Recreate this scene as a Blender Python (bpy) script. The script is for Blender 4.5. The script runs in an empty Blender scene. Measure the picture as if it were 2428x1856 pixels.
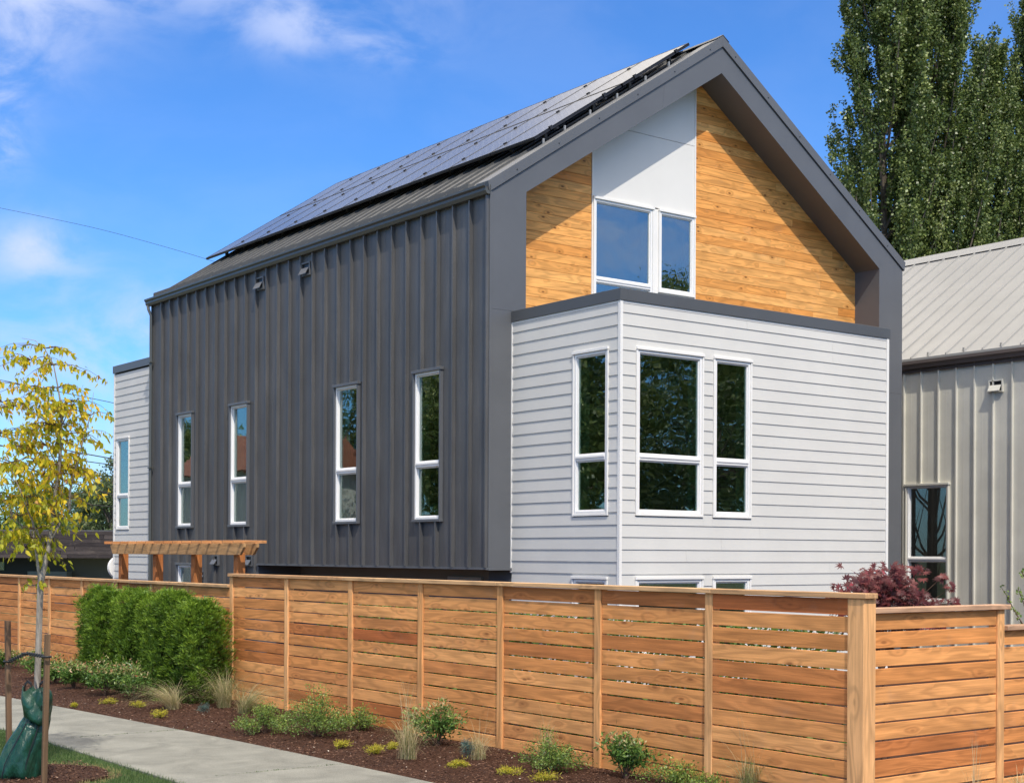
import bpy, bmesh, math, random
import numpy as np
from mathutils import Vector, Matrix
random.seed(7); rng = np.random.default_rng(7)
scene = bpy.context.scene
# ------------------------------------------------------------------ camera
AL = math.radians(37.03); AR = math.pi/2-AL
FW = Vector((math.cos(AR), math.cos(AL), 0)); RT = Vector((math.sin(AR), -math.sin(AL), 0)); UP = Vector((0, 0, 1))
EYE = Vector((0, 0, 2.0)); ROLL = .0051
cd = bpy.data.cameras.new('camera'); cam = bpy.data.objects.new('camera', cd); scene.collection.objects.link(cam)
cx_ = RT*math.cos(ROLL)+UP*math.sin(ROLL); cy_ = UP*math.cos(ROLL)-RT*math.sin(ROLL)
M = Matrix((cx_, cy_, -FW)).transposed().to_4x4(); M.translation = EYE; cam.matrix_world = M
cd.sensor_width = 36; cd.lens = 3426/2428*36; cd.shift_y = 384/2428; cd.clip_end = 2000
scene.camera = cam
# ------------------------------------------------------------------ light and sky
SUN = Vector((-.249, -.616, .852)).normalized()
ELEV = math.asin(SUN.z); ROT = math.atan2(SUN.x, SUN.y)
ld = bpy.data.lights.new('sun', 'SUN'); ld.energy = 3.3; ld.angle = math.radians(.5); ld.color = (1, .94, .84)
lo = bpy.data.objects.new('sun', ld); scene.collection.objects.link(lo)
lo.rotation_mode = 'QUATERNION'; lo.rotation_quaternion = (-SUN).to_track_quat('-Z', 'Y')
w = bpy.data.worlds.new('World'); scene.world = w; w.use_nodes = True
nt = w.node_tree; nt.nodes.clear()
def wn(t, **k):
    n = nt.nodes.new(t)
    for a, b in k.items(): setattr(n, a, b)
    return n
def wl(a, b): nt.links.new(a, b)
sky = wn('ShaderNodeTexSky'); sky.sky_type = 'NISHITA'; sky.sun_disc = False; sky.sun_elevation = ELEV; sky.sun_rotation = ROT
sky.air_density = 1.0; sky.dust_density = .3; sky.ozone_density = 2.5
hs = wn('ShaderNodeHueSaturation'); hs.inputs['Saturation'].default_value = 1.1; hs.inputs['Value'].default_value = 1.0
wl(sky.outputs[0], hs.inputs['Color'])
tint_ = wn('ShaderNodeMixRGB', blend_type='MULTIPLY'); tint_.inputs[0].default_value = 1; tint_.inputs[2].default_value = (.43, .72, 1.08, 1); wl(hs.outputs[0], tint_.inputs[1])
tc = wn('ShaderNodeTexCoord')
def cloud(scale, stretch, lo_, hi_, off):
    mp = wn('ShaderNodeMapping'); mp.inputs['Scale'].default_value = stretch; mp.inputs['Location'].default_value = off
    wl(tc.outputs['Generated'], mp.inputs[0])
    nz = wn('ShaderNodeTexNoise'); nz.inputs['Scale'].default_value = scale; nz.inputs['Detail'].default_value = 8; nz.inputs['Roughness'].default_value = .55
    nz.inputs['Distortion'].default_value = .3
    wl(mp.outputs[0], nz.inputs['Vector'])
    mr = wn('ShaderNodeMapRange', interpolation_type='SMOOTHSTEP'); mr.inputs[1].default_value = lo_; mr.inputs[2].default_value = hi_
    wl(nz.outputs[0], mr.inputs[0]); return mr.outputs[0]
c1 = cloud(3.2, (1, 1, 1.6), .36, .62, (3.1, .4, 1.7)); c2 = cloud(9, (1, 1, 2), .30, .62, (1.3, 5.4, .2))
# soft cloud banks, each around its own direction in the sky
def bank(az, el, sa, se, amp):
    d = Vector((math.cos(el)*math.sin(az), math.cos(el)*math.cos(az), math.sin(el)))
    sub = wn('ShaderNodeVectorMath', operation='SUBTRACT'); sub.inputs[1].default_value = d; wl(tc.outputs['Generated'], sub.inputs[0])
    h = Vector((math.cos(az), -math.sin(az), 0)); v = d.cross(h)
    o = []
    for ax, s in ((h, sa), (v, se)):
        dt = wn('ShaderNodeVectorMath', operation='DOT_PRODUCT'); dt.inputs[1].default_value = ax/s; wl(sub.outputs[0], dt.inputs[0])
        sq = wn('ShaderNodeMath', operation='MULTIPLY'); wl(dt.outputs['Value'], sq.inputs[0]); wl(dt.outputs['Value'], sq.inputs[1]); o.append(sq)
    dt = wn('ShaderNodeVectorMath', operation='DOT_PRODUCT'); dt.inputs[1].default_value = d; wl(tc.outputs['Generated'], dt.inputs[0])
    ad = wn('ShaderNodeMath', operation='ADD'); wl(o[0].outputs[0], ad.inputs[0]); wl(o[1].outputs[0], ad.inputs[1])
    ex = wn('ShaderNodeMath', operation='MULTIPLY'); ex.inputs[1].default_value = -1; wl(ad.outputs[0], ex.inputs[0])
    e2 = wn('ShaderNodeMath', operation='EXPONENT'); wl(ex.outputs[0], e2.inputs[0])
    gt = wn('ShaderNodeMath', operation='GREATER_THAN'); gt.inputs[1].default_value = 0; wl(dt.outputs['Value'], gt.inputs[0])
    m = wn('ShaderNodeMath', operation='MULTIPLY'); wl(e2.outputs[0], m.inputs[0]); wl(gt.outputs[0], m.inputs[1])
    m2 = wn('ShaderNodeMath', operation='MULTIPLY'); m2.inputs[1].default_value = amp; wl(m.outputs[0], m2.inputs[0])
    return m2.outputs[0]
A0 = math.atan2(FW.x, FW.y)
def dirpx(px, py):
    dx = px*1.1046-1214; dy = 1312-py*1.1046
    return A0+math.atan(dx/3426), math.atan(dy/math.hypot(3426, dx))
def addm(a, b, op='ADD'):
    n = wn('ShaderNodeMath', operation=op); wl(a, n.inputs[0]); wl(b, n.inputs[1]); return n.outputs[0]
banks = None
for (px, py, sa, se, amp) in ((280, -95, .17, .034, .72), (10, 30, .05, .045, .65), (-6, 262, .016, .026, 1.5), (60, 540, .03, .018, .8), (640, 70, .04, .018, .5), (820, 110, .03, .012, .45),
                              (100, 760, .10, .045, .42), (120, 960, .12, .04, .5), (300, 700, .05, .04, .3)):
    az, el = dirpx(px, py); b = bank(az, el, sa, se, amp); banks = b if banks is None else addm(banks, b)
nz = wn('ShaderNodeTexNoise'); nz.inputs['Scale'].default_value = 14; nz.inputs['Detail'].default_value = 9; nz.inputs['Roughness'].default_value = .58; nz.inputs['Distortion'].default_value = .4
mp = wn('ShaderNodeMapping'); mp.inputs['Scale'].default_value = (1, 1, 1.8); wl(tc.outputs['Generated'], mp.inputs[0]); wl(mp.outputs[0], nz.inputs['Vector'])
for az_, el2, a_, e_, m_ in ((math.atan2(17, -19), .24, .20, .05, .8), (math.atan2(17, -19)+.25, .33, .16, .04, .6)): banks = addm(banks, bank(az_, el2, a_, e_, m_))
mr = wn('ShaderNodeMapRange', interpolation_type='SMOOTHSTEP'); mr.inputs[1].default_value = .33; mr.inputs[2].default_value = .68; wl(nz.outputs[0], mr.inputs[0])
bk = addm(banks, mr.outputs[0], 'MULTIPLY')
fill_clouds = addm(c1, c2, 'MULTIPLY')
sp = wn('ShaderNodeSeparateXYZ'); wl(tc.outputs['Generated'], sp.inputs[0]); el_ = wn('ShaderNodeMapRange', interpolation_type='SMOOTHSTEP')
el_.inputs[1].default_value = .36; el_.inputs[2].default_value = .58; el_.inputs[3].default_value = .02; el_.inputs[4].default_value = 2.4; wl(sp.outputs[2], el_.inputs[0])  # overhead cloud layer added above the view to brighten and neutralise the fill
g3 = wn('ShaderNodeMath', operation='MULTIPLY'); wl(fill_clouds, g3.inputs[0]); wl(el_.outputs[0], g3.inputs[1])
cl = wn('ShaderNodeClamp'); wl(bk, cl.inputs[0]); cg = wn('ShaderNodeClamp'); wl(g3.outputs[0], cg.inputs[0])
mx = wn('ShaderNodeMixRGB'); mx.inputs[2].default_value = (4.0, 4.5, 6.1, 1); wl(cl.outputs[0], mx.inputs[0]); wl(tint_.outputs[0], mx.inputs[1])
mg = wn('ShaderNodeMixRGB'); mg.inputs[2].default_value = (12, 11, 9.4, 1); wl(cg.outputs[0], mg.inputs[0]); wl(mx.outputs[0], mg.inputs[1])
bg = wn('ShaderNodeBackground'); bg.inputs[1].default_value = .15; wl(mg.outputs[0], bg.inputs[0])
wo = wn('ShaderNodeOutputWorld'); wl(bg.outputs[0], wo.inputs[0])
vs = scene.view_settings; vs.view_transform = 'Standard'; vs.look = 'None'; vs.gamma = 1; vs.use_curve_mapping = False; vs.exposure = 0.25
scene.cycles.max_bounces = 7; scene.cycles.transparent_max_bounces = 12
scene.cycles.sample_clamp_indirect = 6

# ------------------------------------------------------------------ helpers
COL = scene.collection
WP = {}
def empty(name, loc, label=None, cat=None, group=None, parent=None, kind=None):
    o = bpy.data.objects.new(name, None); COL.objects.link(o); loc = Vector(loc); o.empty_display_size = .2
    o.location = loc-(WP[parent.name] if parent else Vector()); WP[o.name] = loc
    if parent: o.parent = parent
    tag(o, label, cat, group, kind); return o
def tag(o, label=None, cat=None, group=None, kind=None):
    if label: o['label'] = label
    if cat: o['category'] = cat
    if group: o['group'] = group
    if kind: o['kind'] = kind
    return o
def place(name, me, origin, parent=None):
    o = bpy.data.objects.new(name, me); COL.objects.link(o); origin = Vector(origin)
    o.location = origin-(WP[parent.name] if parent else Vector()); WP[o.name] = origin
    if parent: o.parent = parent
    return o
def mesh_np(name, V, faces, mat, tint=None, mids=None, smooth=False):
    me = bpy.data.meshes.new(name); V = np.asarray(V, dtype=np.float32)
    if isinstance(faces, np.ndarray):
        n, k = faces.shape
        me.vertices.add(len(V)); me.vertices.foreach_set('co', V.ravel())
        me.loops.add(n*k); me.loops.foreach_set('vertex_index', faces.ravel().astype(np.int32))
        me.polygons.add(n); me.polygons.foreach_set('loop_start', np.arange(0, n*k, k, dtype=np.int32)); me.polygons.foreach_set('loop_total', np.full(n, k, dtype=np.int32))
        me.update(calc_edges=True)
    else:
        me.from_pydata([tuple(v) for v in V], [], faces); me.update()
    for m in (mat if isinstance(mat, (list, tuple)) else [mat]): me.materials.append(m)
    if tint is not None:
        a = me.attributes.new('tint', 'FLOAT', 'FACE'); a.data.foreach_set('value', np.asarray(tint, dtype=np.float32))
    if mids is not None: me.polygons.foreach_set('material_index', np.asarray(mids, dtype=np.int32))
    if smooth: me.polygons.foreach_set('use_smooth', np.ones(len(me.polygons), dtype=bool))
    return me
class MB:
    def __init__(s): s.v = []; s.f = []; s.mi = []
    def box(s, x0, x1, y0, y1, z0, z1, m=0):
        b = len(s.v); s.v += [(x0, y0, z0), (x1, y0, z0), (x1, y1, z0), (x0, y1, z0), (x0, y0, z1), (x1, y0, z1), (x1, y1, z1), (x0, y1, z1)]
        s.f += [(b, b+3, b+2, b+1), (b+4, b+5, b+6, b+7), (b, b+1, b+5, b+4), (b+1, b+2, b+6, b+5), (b+2, b+3, b+7, b+6), (b+3, b, b+4, b+7)]; s.mi += [m]*6; return s
    def prism(s, pts, axis, a0, a1, m=0):
        """pts polygon in the plane normal to axis; axis 'y': (x,z), 'x': (y,z), 'z': (x,y)"""
        b = len(s.v); n = len(pts)
        for a in (a0, a1):
            for p, q in pts: s.v.append({'y': (p, a, q), 'x': (a, p, q), 'z': (p, q, a)}[axis])
        s.f += [tuple(range(b, b+n)), tuple(range(b+2*n-1, b+n-1, -1))]; s.mi += [m]*2
        for i in range(n):
            j = (i+1) % n; s.f.append((b+i, b+n+i, b+n+j, b+j)); s.mi.append(m)
        return s
    def hexa(s, P, m=0):
        b = len(s.v); s.v += [tuple(p) for p in P]
        s.f += [(b, b+3, b+2, b+1), (b+4, b+5, b+6, b+7), (b, b+1, b+5, b+4), (b+1, b+2, b+6, b+5), (b+2, b+3, b+7, b+6), (b+3, b, b+4, b+7)]; s.mi += [m]*6; return s
    def tube(s, pts, rad, n=8, m=0, cap=True):
        pts = [Vector(p) for p in pts]; b = len(s.v); up = Vector((.13, .21, 1))
        if isinstance(rad, (int, float)): rad = [rad]*len(pts)
        for i, p in enumerate(pts):
            t = (pts[min(i+1, len(pts)-1)]-pts[max(i-1, 0)]).normalized()
            a = t.cross(Vector((1, .1, 0)) if abs(t.z) > .9 else up).normalized(); c = t.cross(a)
            for k in range(n):
                an = 2*math.pi*k/n; s.v.append(tuple(p+(a*math.cos(an)+c*math.sin(an))*rad[i]))
        for i in range(len(pts)-1):
            for k in range(n):
                j = (k+1) % n; s.f.append((b+i*n+k, b+i*n+j, b+(i+1)*n+j, b+(i+1)*n+k)); s.mi.append(m)
        if cap:
            s.f += [tuple(b+k for k in range(n-1, -1, -1)), tuple(b+(len(pts)-1)*n+k for k in range(n))]; s.mi += [m]*2
        return s
    def build(s, name, mat, parent=None, bevel=0, smooth=False, origin=None):
        V = np.array(s.v, dtype=float)
        o = (V.min(0)+V.max(0))/2 if origin is None else np.array(origin, dtype=float)
        bm = bmesh.new(); vs_ = [bm.verts.new(v) for v in V-o]
        for f, mi in zip(s.f, s.mi):
            fc = bm.faces.new([vs_[i] for i in f]); fc.material_index = mi; fc.smooth = smooth
        bmesh.ops.recalc_face_normals(bm, faces=bm.faces)
        if bevel: bmesh.ops.bevel(bm, geom=bm.edges[:], offset=bevel, segments=1, affect='EDGES', clamp_overlap=True)
        me = bpy.data.meshes.new(name); bm.to_mesh(me); bm.free()
        for m in (mat if isinstance(mat, (list, tuple)) else [mat]): me.materials.append(m)
        return place(name, me, o, parent)
def box(name, b, mat, parent=None, bevel=0): return MB().box(*b).build(name, mat, parent, bevel)
_cache = {}
def shared_box(name, b, mat, parent, bevel=0, key=None):
    """boxes of equal size share one mesh"""
    sz = tuple(round(b[i+1]-b[i], 3) for i in (0, 2, 4)); k = (name, sz, mat.name, bevel, key)
    c = ((b[0]+b[1])/2, (b[2]+b[3])/2, (b[4]+b[5])/2)
    if k in _cache: return place(name, _cache[k], c, parent)
    o = box(name, b, mat, parent, bevel); _cache[k] = o.data; return o

# ------------------------------------------------------------------ materials
class NT:
    def __init__(s, name):
        s.m = bpy.data.materials.new(name); s.m.use_nodes = True; s.t = s.m.node_tree; s.b = s.t.nodes['Principled BSDF']; s.out = s.t.nodes['Material Output']
    def n(s, t, ins=None, **k):
        n = s.t.nodes.new(t)
        for a, b in k.items(): setattr(n, a, b)
        if ins:
            for a, b in ins.items():
                if isinstance(b, bpy.types.NodeSocket): s.t.links.new(b, n.inputs[a])
                else: n.inputs[a].default_value = b
        return n
    def l(s, a, b): s.t.links.new(a, b)
    def ramp(s, fac, stops):
        r = s.n('ShaderNodeValToRGB', {0: fac}); e = r.color_ramp.elements
        while len(e) > 1: e.remove(e[-1])
        e[0].position, e[0].color = stops[0][0], (*stops[0][1], 1)
        for p, c in stops[1:]: x = e.new(p); x.color = (*c, 1)
        return r.outputs[0]
    def mix(s, f, a, b, bt='MIX'):
        n = s.n('ShaderNodeMixRGB', blend_type=bt)
        for i, v in enumerate((f, a, b)):
            if isinstance(v, bpy.types.NodeSocket): s.l(v, n.inputs[i])
            else: n.inputs[i].default_value = v if i == 0 or len(v) == 4 else (*v, 1)
        return n.outputs[0]
    def math(s, op, a, b=0.0, c=None):
        n = s.n('ShaderNodeMath', operation=op)
        for i, v in enumerate((a, b, c)):
            if v is None: continue
            if isinstance(v, bpy.types.NodeSocket): s.l(v, n.inputs[i])
            else: n.inputs[i].default_value = v
        return n.outputs[0]
    def bump(s, h, strength, dist=.01):
        b = s.n('ShaderNodeBump', {'Strength': strength, 'Distance': dist, 'Height': h}); s.l(b.outputs[0], s.b.inputs['Normal'])
    def base(s, c): s.l(c, s.b.inputs['Base Color']) if isinstance(c, bpy.types.NodeSocket) else s.b.inputs['Base Color'].__setattr__('default_value', (*c, 1))
    def rough(s, v): s.b.inputs['Roughness'].default_value = v
def noise(N, vec, scale, detail=4, rough=.5, dist=0, out=0):
    return N.n('ShaderNodeTexNoise', {'Vector': vec, 'Scale': scale, 'Detail': detail, 'Roughness': rough, 'Distortion': dist}).outputs[out]
def objvec(N, scale=(1, 1, 1), rnd=True):
    t = N.n('ShaderNodeTexCoord').outputs['Object']
    if rnd:
        oi = N.n('ShaderNodeObjectInfo').outputs['Random']; m = N.n('ShaderNodeVectorMath', {0: (37.1, 91.7, 53.3)}, operation='SCALE'); N.l(oi, m.inputs['Scale'])
        t = N.n('ShaderNodeVectorMath', {0: t, 1: m.outputs[0]}, operation='ADD').outputs[0]
    return N.n('ShaderNodeMapping', {'Vector': t, 'Scale': scale}).outputs[0]
def paint(name, c, rough=.5, var=.08, bump=.15, bscale=60, metallic=0, spec=.5):
    N = NT(name); geo = N.n('ShaderNodeNewGeometry').outputs['Position']
    f = noise(N, geo, 1.3, 5, .6); dark = tuple(x*(1-var*1.6) for x in c); light = tuple(min(1, x*(1+var)) for x in c)
    N.base(N.ramp(f, [(.3, dark), (.7, light)])); N.rough(rough); N.b.inputs['Metallic'].default_value = metallic; N.b.inputs['Specular IOR Level'].default_value = spec
    if bump: N.bump(noise(N, geo, bscale, 3), bump, .002)
    return N.m
def wood(name, axis, light, mid, dark, rough=.75, knots=.5, across=26, along=1.0, ks=(9, 3.2)):
    N = NT(name); A = lambda a, l: tuple(a if i != axis else l for i in range(3))
    kv = objvec(N, A(*ks)); vt = N.n('ShaderNodeTexVoronoi', {'Vector': kv, 'Scale': 1.0}, feature='F1'); vor = vt.outputs['Distance']
    sel = N.math('GREATER_THAN', N.n('ShaderNodeSeparateColor', {0: vt.outputs['Color']}).outputs[0], .45)
    halo = N.math('MULTIPLY', N.n('ShaderNodeMapRange', {0: vor, 1: .05, 2: .55, 3: 1.0, 4: 0.0}, interpolation_type='SMOOTHSTEP').outputs[0], sel)
    core = N.math('MULTIPLY', N.n('ShaderNodeMapRange', {0: vor, 1: .07, 2: .15, 3: 1.0, 4: 0.0}).outputs[0], sel)
    grain = noise(N, objvec(N, A(across, along)), 1.0, 6, .65, 1.2); fine = noise(N, objvec(N, A(across*5, along*2.2)), 1.0, 3, .6)
    fig = N.math('ADD', N.math('MULTIPLY', noise(N, objvec(N, A(4.5, .55)), 1.0, 2, .5, .5), 46.0), N.math('MULTIPLY', halo, 7.0))
    rings = N.n('ShaderNodeMath', {0: fig}, operation='SINE').outputs[0]
    oi = N.n('ShaderNodeObjectInfo').outputs['Random']
    c = N.ramp(oi, [(0, dark), (.12, mid), (.22, light), (.36, mid), (.5, tuple(x*1.08 for x in light)), (.62, tuple(x*.92 for x in mid)), (.74, light), (.86, tuple((a+b)/2 for a, b in zip(mid, dark))), (.93, mid), (1, light)])
    gm = N.n('ShaderNodeMapRange', {0: grain, 1: .28, 2: .75, 3: 1.16, 4: .74}).outputs[0]; fm = N.n('ShaderNodeMapRange', {0: fine, 1: .3, 2: .7, 3: 1.08, 4: .88}).outputs[0]
    rm = N.n('ShaderNodeMapRange', {0: rings, 1: -.6, 2: 1, 3: 1.04, 4: .80}).outputs[0]
    big = N.n('ShaderNodeMapRange', {0: noise(N, objvec(N, A(3, 1.2)), 1.0, 3), 1: .3, 2: .7, 3: .86, 4: 1.12}).outputs[0]
    mul = N.math('MULTIPLY', N.math('MULTIPLY', gm, rm), N.math('MULTIPLY', big, fm))
    vm = N.n('ShaderNodeVectorMath', {0: c}, operation='SCALE'); N.l(mul, vm.inputs['Scale'])
    c = N.mix(N.math('MULTIPLY', halo, knots*.45), vm.outputs[0], tuple(x*.75 for x in dark)); c = N.mix(N.math('MULTIPLY', core, knots), c, tuple(x*.22 for x in dark))
    # rain-greyed streaks
    st = N.n('ShaderNodeMapRange', {0: noise(N, objvec(N, (3, 3, 3)), 1.0, 5, .7), 1: .58, 2: .8, 3: 0.0, 4: .22}).outputs[0]; c = N.mix(st, c, (.34, .27, .21))
    N.base(c); N.rough(rough); N.b.inputs['Specular IOR Level'].default_value = .25
    N.bump(N.math('ADD', grain, N.math('MULTIPLY', fine, .5)), .35, .004); return N.m
CL, CM, CD = (.84, .395, .140), (.72, .29, .088), (.46, .135, .040)
fence_x = wood('fence cedar x', 0, CL, CM, CD); fence_y = wood('fence cedar y', 1, CL, CM, CD)
CL2, CM2, CD2 = (.82, .44, .19), (.76, .38, .15), (.68, .32, .115)
post_z = wood('fence cedar post', 2, CL2, CM2, CD2, knots=.35); cap_y = wood('fence cap y', 1, (.62, .38, .19), (.58, .33, .16), (.50, .27, .13), knots=.3)
cap_x = wood('fence cap x', 0, (.60, .38, .24), (.56, .33, .20), (.48, .27, .16), knots=.3)
gable_w = wood('gable cedar', 0, (.90, .455, .14), (.83, .37, .095), (.68, .26, .055), rough=.55, knots=.95, across=30, along=.7, ks=(7.5, 3.4))
perg_y = wood('pergola y', 1, (.55, .32, .14), (.52, .3, .13), (.48, .26, .11), knots=.3); perg_x = wood('pergola x', 0, (.60, .28, .11), (.55, .24, .09), (.5, .2, .07), knots=.3)
perg_z = wood('pergola z', 2, (.48, .18, .055), (.45, .16, .05), (.4, .14, .045), knots=.2)
stake_m = wood('stake wood', 2, (.20, .12, .07), (.17, .10, .055), (.15, .085, .05), knots=.6)
char_x = wood('charred boards', 0, (.085, .068, .066), (.05, .04, .042), (.035, .028, .03), knots=.1)
def sheet_metal(name, c, rough, met=0.0):
    N = NT(name); g = N.n('ShaderNodeNewGeometry').outputs['Position']; f = noise(N, g, 1.1, 5, .6); sv = N.n('ShaderNodeMapping', {'Vector': g, 'Scale': (5, 5, .35)}).outputs[0]; st = noise(N, sv, 1.0, 6, .7)
    N.b.inputs['Metallic'].default_value = met
    cc = N.ramp(f, [(.3, tuple(x*.88 for x in c)), (.7, tuple(x*1.08 for x in c))]); cc = N.mix(N.n('ShaderNodeMapRange', {0: st, 1: .5, 2: .8, 3: 0.0, 4: .30}).outputs[0], cc, tuple(min(.6, x*2.0+.02) for x in c))
    N.base(cc); N.l(N.n('ShaderNodeMapRange', {0: st, 1: .3, 2: .7, 3: rough-.07, 4: rough+.12}).outputs[0], N.b.inputs['Roughness']); N.bump(N.math('ADD', noise(N, sv, 1.2, 2), N.math('MULTIPLY', noise(N, g, 40, 3), .06)), .22, .012); return N.m
metal = sheet_metal('charcoal metal', (.146, .143, .142), .50, .6)
metal_hi = paint('charcoal metal trim', (.108, .112, .120), .42, .05, .05, 30)
roofm = sheet_metal('roof metal', (.10, .10, .098), .48, .4)
gutm = paint('gutter metal', (.075, .077, .070), .35, .05, 0)
siding = paint('light grey siding', (.61, .592, .555), .6, .03, .25, 140)
whitep = paint('white trim', (.80, .775, .735), .45, .03, .05)
panelw = paint('smooth white panel', (.73, .705, .66), .55, .02, .05)
taupe = paint('taupe wall', (.20, .185, .165), .7, .05, .2)
vinyl = paint('white vinyl', (.82, .80, .775), .3, .02, 0)
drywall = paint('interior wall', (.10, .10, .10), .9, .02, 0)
liner = paint('window reveal', (.60, .84, .66), .7, .03, 0)
metal_mid = paint('parapet metal', (.085, .088, .092), .42, .05, .05, 30)
beige = sheet_metal('neighbour metal', (.66, .63, .54), .48, .12)
beige_roof = paint('neighbour roof metal', (.33, .32, .30), .42, .04, .05, 30)
brown = paint('neighbour gutter', (.12, .095, .085), .4, .05, 0)
galv = paint('galvanised clip', (.30, .31, .32), .5, .1, 0)
black = paint('black metal', (.012, .012, .014), .4, .1, 0)
def glass(name, tint, fac0, fac1):
    N = NT(name); N.t.nodes.remove(N.b)
    geo = N.n('ShaderNodeNewGeometry').outputs['Position']
    bmp = N.n('ShaderNodeBump', {'Strength': .09, 'Distance': .02, 'Height': noise(N, geo, 1.9, 2, .4)}).outputs[0]
    tr = N.n('ShaderNodeBsdfTransparent', {0: (*tint, 1)}); gl = N.n('ShaderNodeBsdfGlossy', {'Color': (.92, .97, 1, 1), 'Roughness': .01, 'Normal': bmp})
    lw = N.n('ShaderNodeLayerWeight', {'Blend': .35}).outputs['Fresnel']
    f = N.n('ShaderNodeMapRange', {0: lw, 1: 0, 2: 1, 3: fac0, 4: fac1}).outputs[0]
    mxs = N.n('ShaderNodeMixShader'); N.l(f, mxs.inputs[0]); N.l(tr.outputs[0], mxs.inputs[1]); N.l(gl.outputs[0], mxs.inputs[2]); N.l(mxs.outputs[0], N.out.inputs[0]); return N.m
glz = glass('window glass', (.62, .80, .68), .15, .92); glz3 = glass('gable glass', (.62, .80, .68), .26, .95); glz2 = glass('neighbour glass', (.40, .42, .42), .16, .92)
def leafmat(name, stops, trans=.35, rough=.5, spec=.4):
    N = NT(name); a = N.n('ShaderNodeAttribute', attribute_name='tint').outputs['Fac']
    c = N.ramp(a, stops); N.base(c); N.rough(rough); N.b.inputs['Specular IOR Level'].default_value = spec
    tl = N.n('ShaderNodeBsdfTranslucent'); N.l(c, tl.inputs[0]); ms = N.n('ShaderNodeMixShader', {0: trans})
    N.l(N.b.outputs[0], ms.inputs[1]); N.l(tl.outputs[0], ms.inputs[2]); N.l(ms.outputs[0], N.out.inputs[0]); return N.m
L_pop = leafmat('poplar leaves', [(0, (.045, .075, .02)), (.5, (.135, .185, .045)), (.85, (.28, .32, .10)), (1, (.5, .55, .28))], .25, .4)
L_bg = leafmat('background leaves', [(0, (.05, .09, .02)), (.5, (.10, .17, .04)), (1, (.20, .27, .08))])
L_bg2 = leafmat('background light leaves', [(0, (.06, .10, .03)), (.5, (.12, .17, .07)), (1, (.26, .30, .15))])
L_yel = leafmat('yellow leaves', [(0, (.15, .20, .012)), (.3, (.42, .42, .02)), (.6, (.76, .60, .03)), (.85, (.80, .50, .04)), (1, (.42, .14, .04))], .45, .45)
L_red = leafmat('maple leaves', [(0, (.05, .008, .012)), (.5, (.11, .018, .02)), (.9, (.20, .04, .035)), (1, (.38, .06, .08))], .3, .45)
L_arb = leafmat('arborvitae sprays', [(0, (.055, .035, .014)), (.12, (.03, .06, .008)), (.5, (.085, .165, .014)), (1, (.24, .36, .03))], .15, .5)
L_nan = leafmat('nandina leaves', [(0, (.03, .075, .018)), (.5, (.11, .22, .04)), (.8, (.30, .38, .09)), (.92, (.50, .42, .22)), (1, (.45, .17, .08))], .3, .4)
L_cea = leafmat('small shrub leaves', [(0, (.05, .10, .025)), (.5, (.17, .26, .05)), (1, (.46, .50, .10))], .3, .4)
L_hea = leafmat('golden tuft', [(0, (.25, .28, .02)), (.5, (.55, .52, .04)), (1, (.70, .45, .08))], .3, .5)
L_blu = leafmat('blue green tuft', [(0, (.07, .13, .11)), (1, (.16, .25, .22))], .3, .5)
L_gra = leafmat('ornamental grass', [(0, (.14, .19, .05)), (.35, (.30, .32, .13)), (.7, (.52, .43, .24)), (1, (.62, .50, .30))], .3, .6)
L_lawn = leafmat('lawn blades', [(0, (.03, .07, .018)), (.6, (.075, .14, .035)), (.93, (.14, .20, .06)), (1, (.40, .33, .14))], .3, .6)
def bark(name, a, b, sc=(30, 30, 6)):
    N = NT(name); v = objvec(N, sc, False); f = noise(N, v, 1, 6, .7, .5); N.base(N.ramp(f, [(.3, a), (.65, b)])); N.rough(.85); N.bump(f, .6, .01); return N.m
bark_g = bark('grey bark', (.13, .105, .08), (.36, .32, .27)); bark_b = bark('brown bark', (.06, .045, .03), (.16, .13, .10), (4, 4, 1)); twig_m = bark('twig bark', (.07, .035, .022), (.16, .09, .06))

# ------------------------------------------------------------------ ground
def ground_mat(name, stops, sc, bump, bd, rough=.9):
    N = NT(name); g = N.n('ShaderNodeNewGeometry').outputs['Position']; f = noise(N, g, sc, 8, .7); f2 = noise(N, g, sc*.06, 4, .6)
    c = N.ramp(f, stops); k = N.n('ShaderNodeMapRange', {0: f2, 1: .3, 2: .7, 3: .82, 4: 1.12}).outputs[0]
    vm = N.n('ShaderNodeVectorMath', {0: c}, operation='SCALE'); N.l(k, vm.inputs['Scale']); N.base(vm.outputs[0]); N.rough(rough); N.b.inputs['Specular IOR Level'].default_value = .2
    N.bump(f, bump, bd); return N.m
mulch_m = ground_mat('mulch', [(.3, (.028, .012, .007)), (.5, (.075, .032, .018)), (.75, (.15, .07, .04))], 34, 1, .05)
turf_m = ground_mat('turf', [(.3, (.035, .06, .018)), (.7, (.08, .12, .035))], 18, .8, .03)
dirt_m = ground_mat('far ground', [(.3, (.05, .07, .03)), (.7, (.11, .12, .06))], 1.2, .6, .05)
def concrete():
    N = NT('sidewalk concrete'); g = N.n('ShaderNodeNewGeometry').outputs['Position']
    f = noise(N, g, 90, 8, .75); f2 = noise(N, g, 2.2, 6, .65, .6); f3 = noise(N, N.n('ShaderNodeMapping', {'Vector': g, 'Scale': (1, 5, 1)}).outputs[0], 2.0, 5, .6)
    c = N.ramp(f, [(.32, (.115, .115, .095)), (.5, (.225, .222, .19)), (.68, (.35, .345, .30))])
    k = N.n('ShaderNodeMapRange', {0: f2, 1: .3, 2: .7, 3: .66, 4: 1.16}).outputs[0]
    vm = N.n('ShaderNodeVectorMath', {0: c}, operation='SCALE'); N.l(k, vm.inputs['Scale']); N.base(vm.outputs[0]); N.rough(.85); N.bump(f, .35, .006); return N.m
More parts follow.
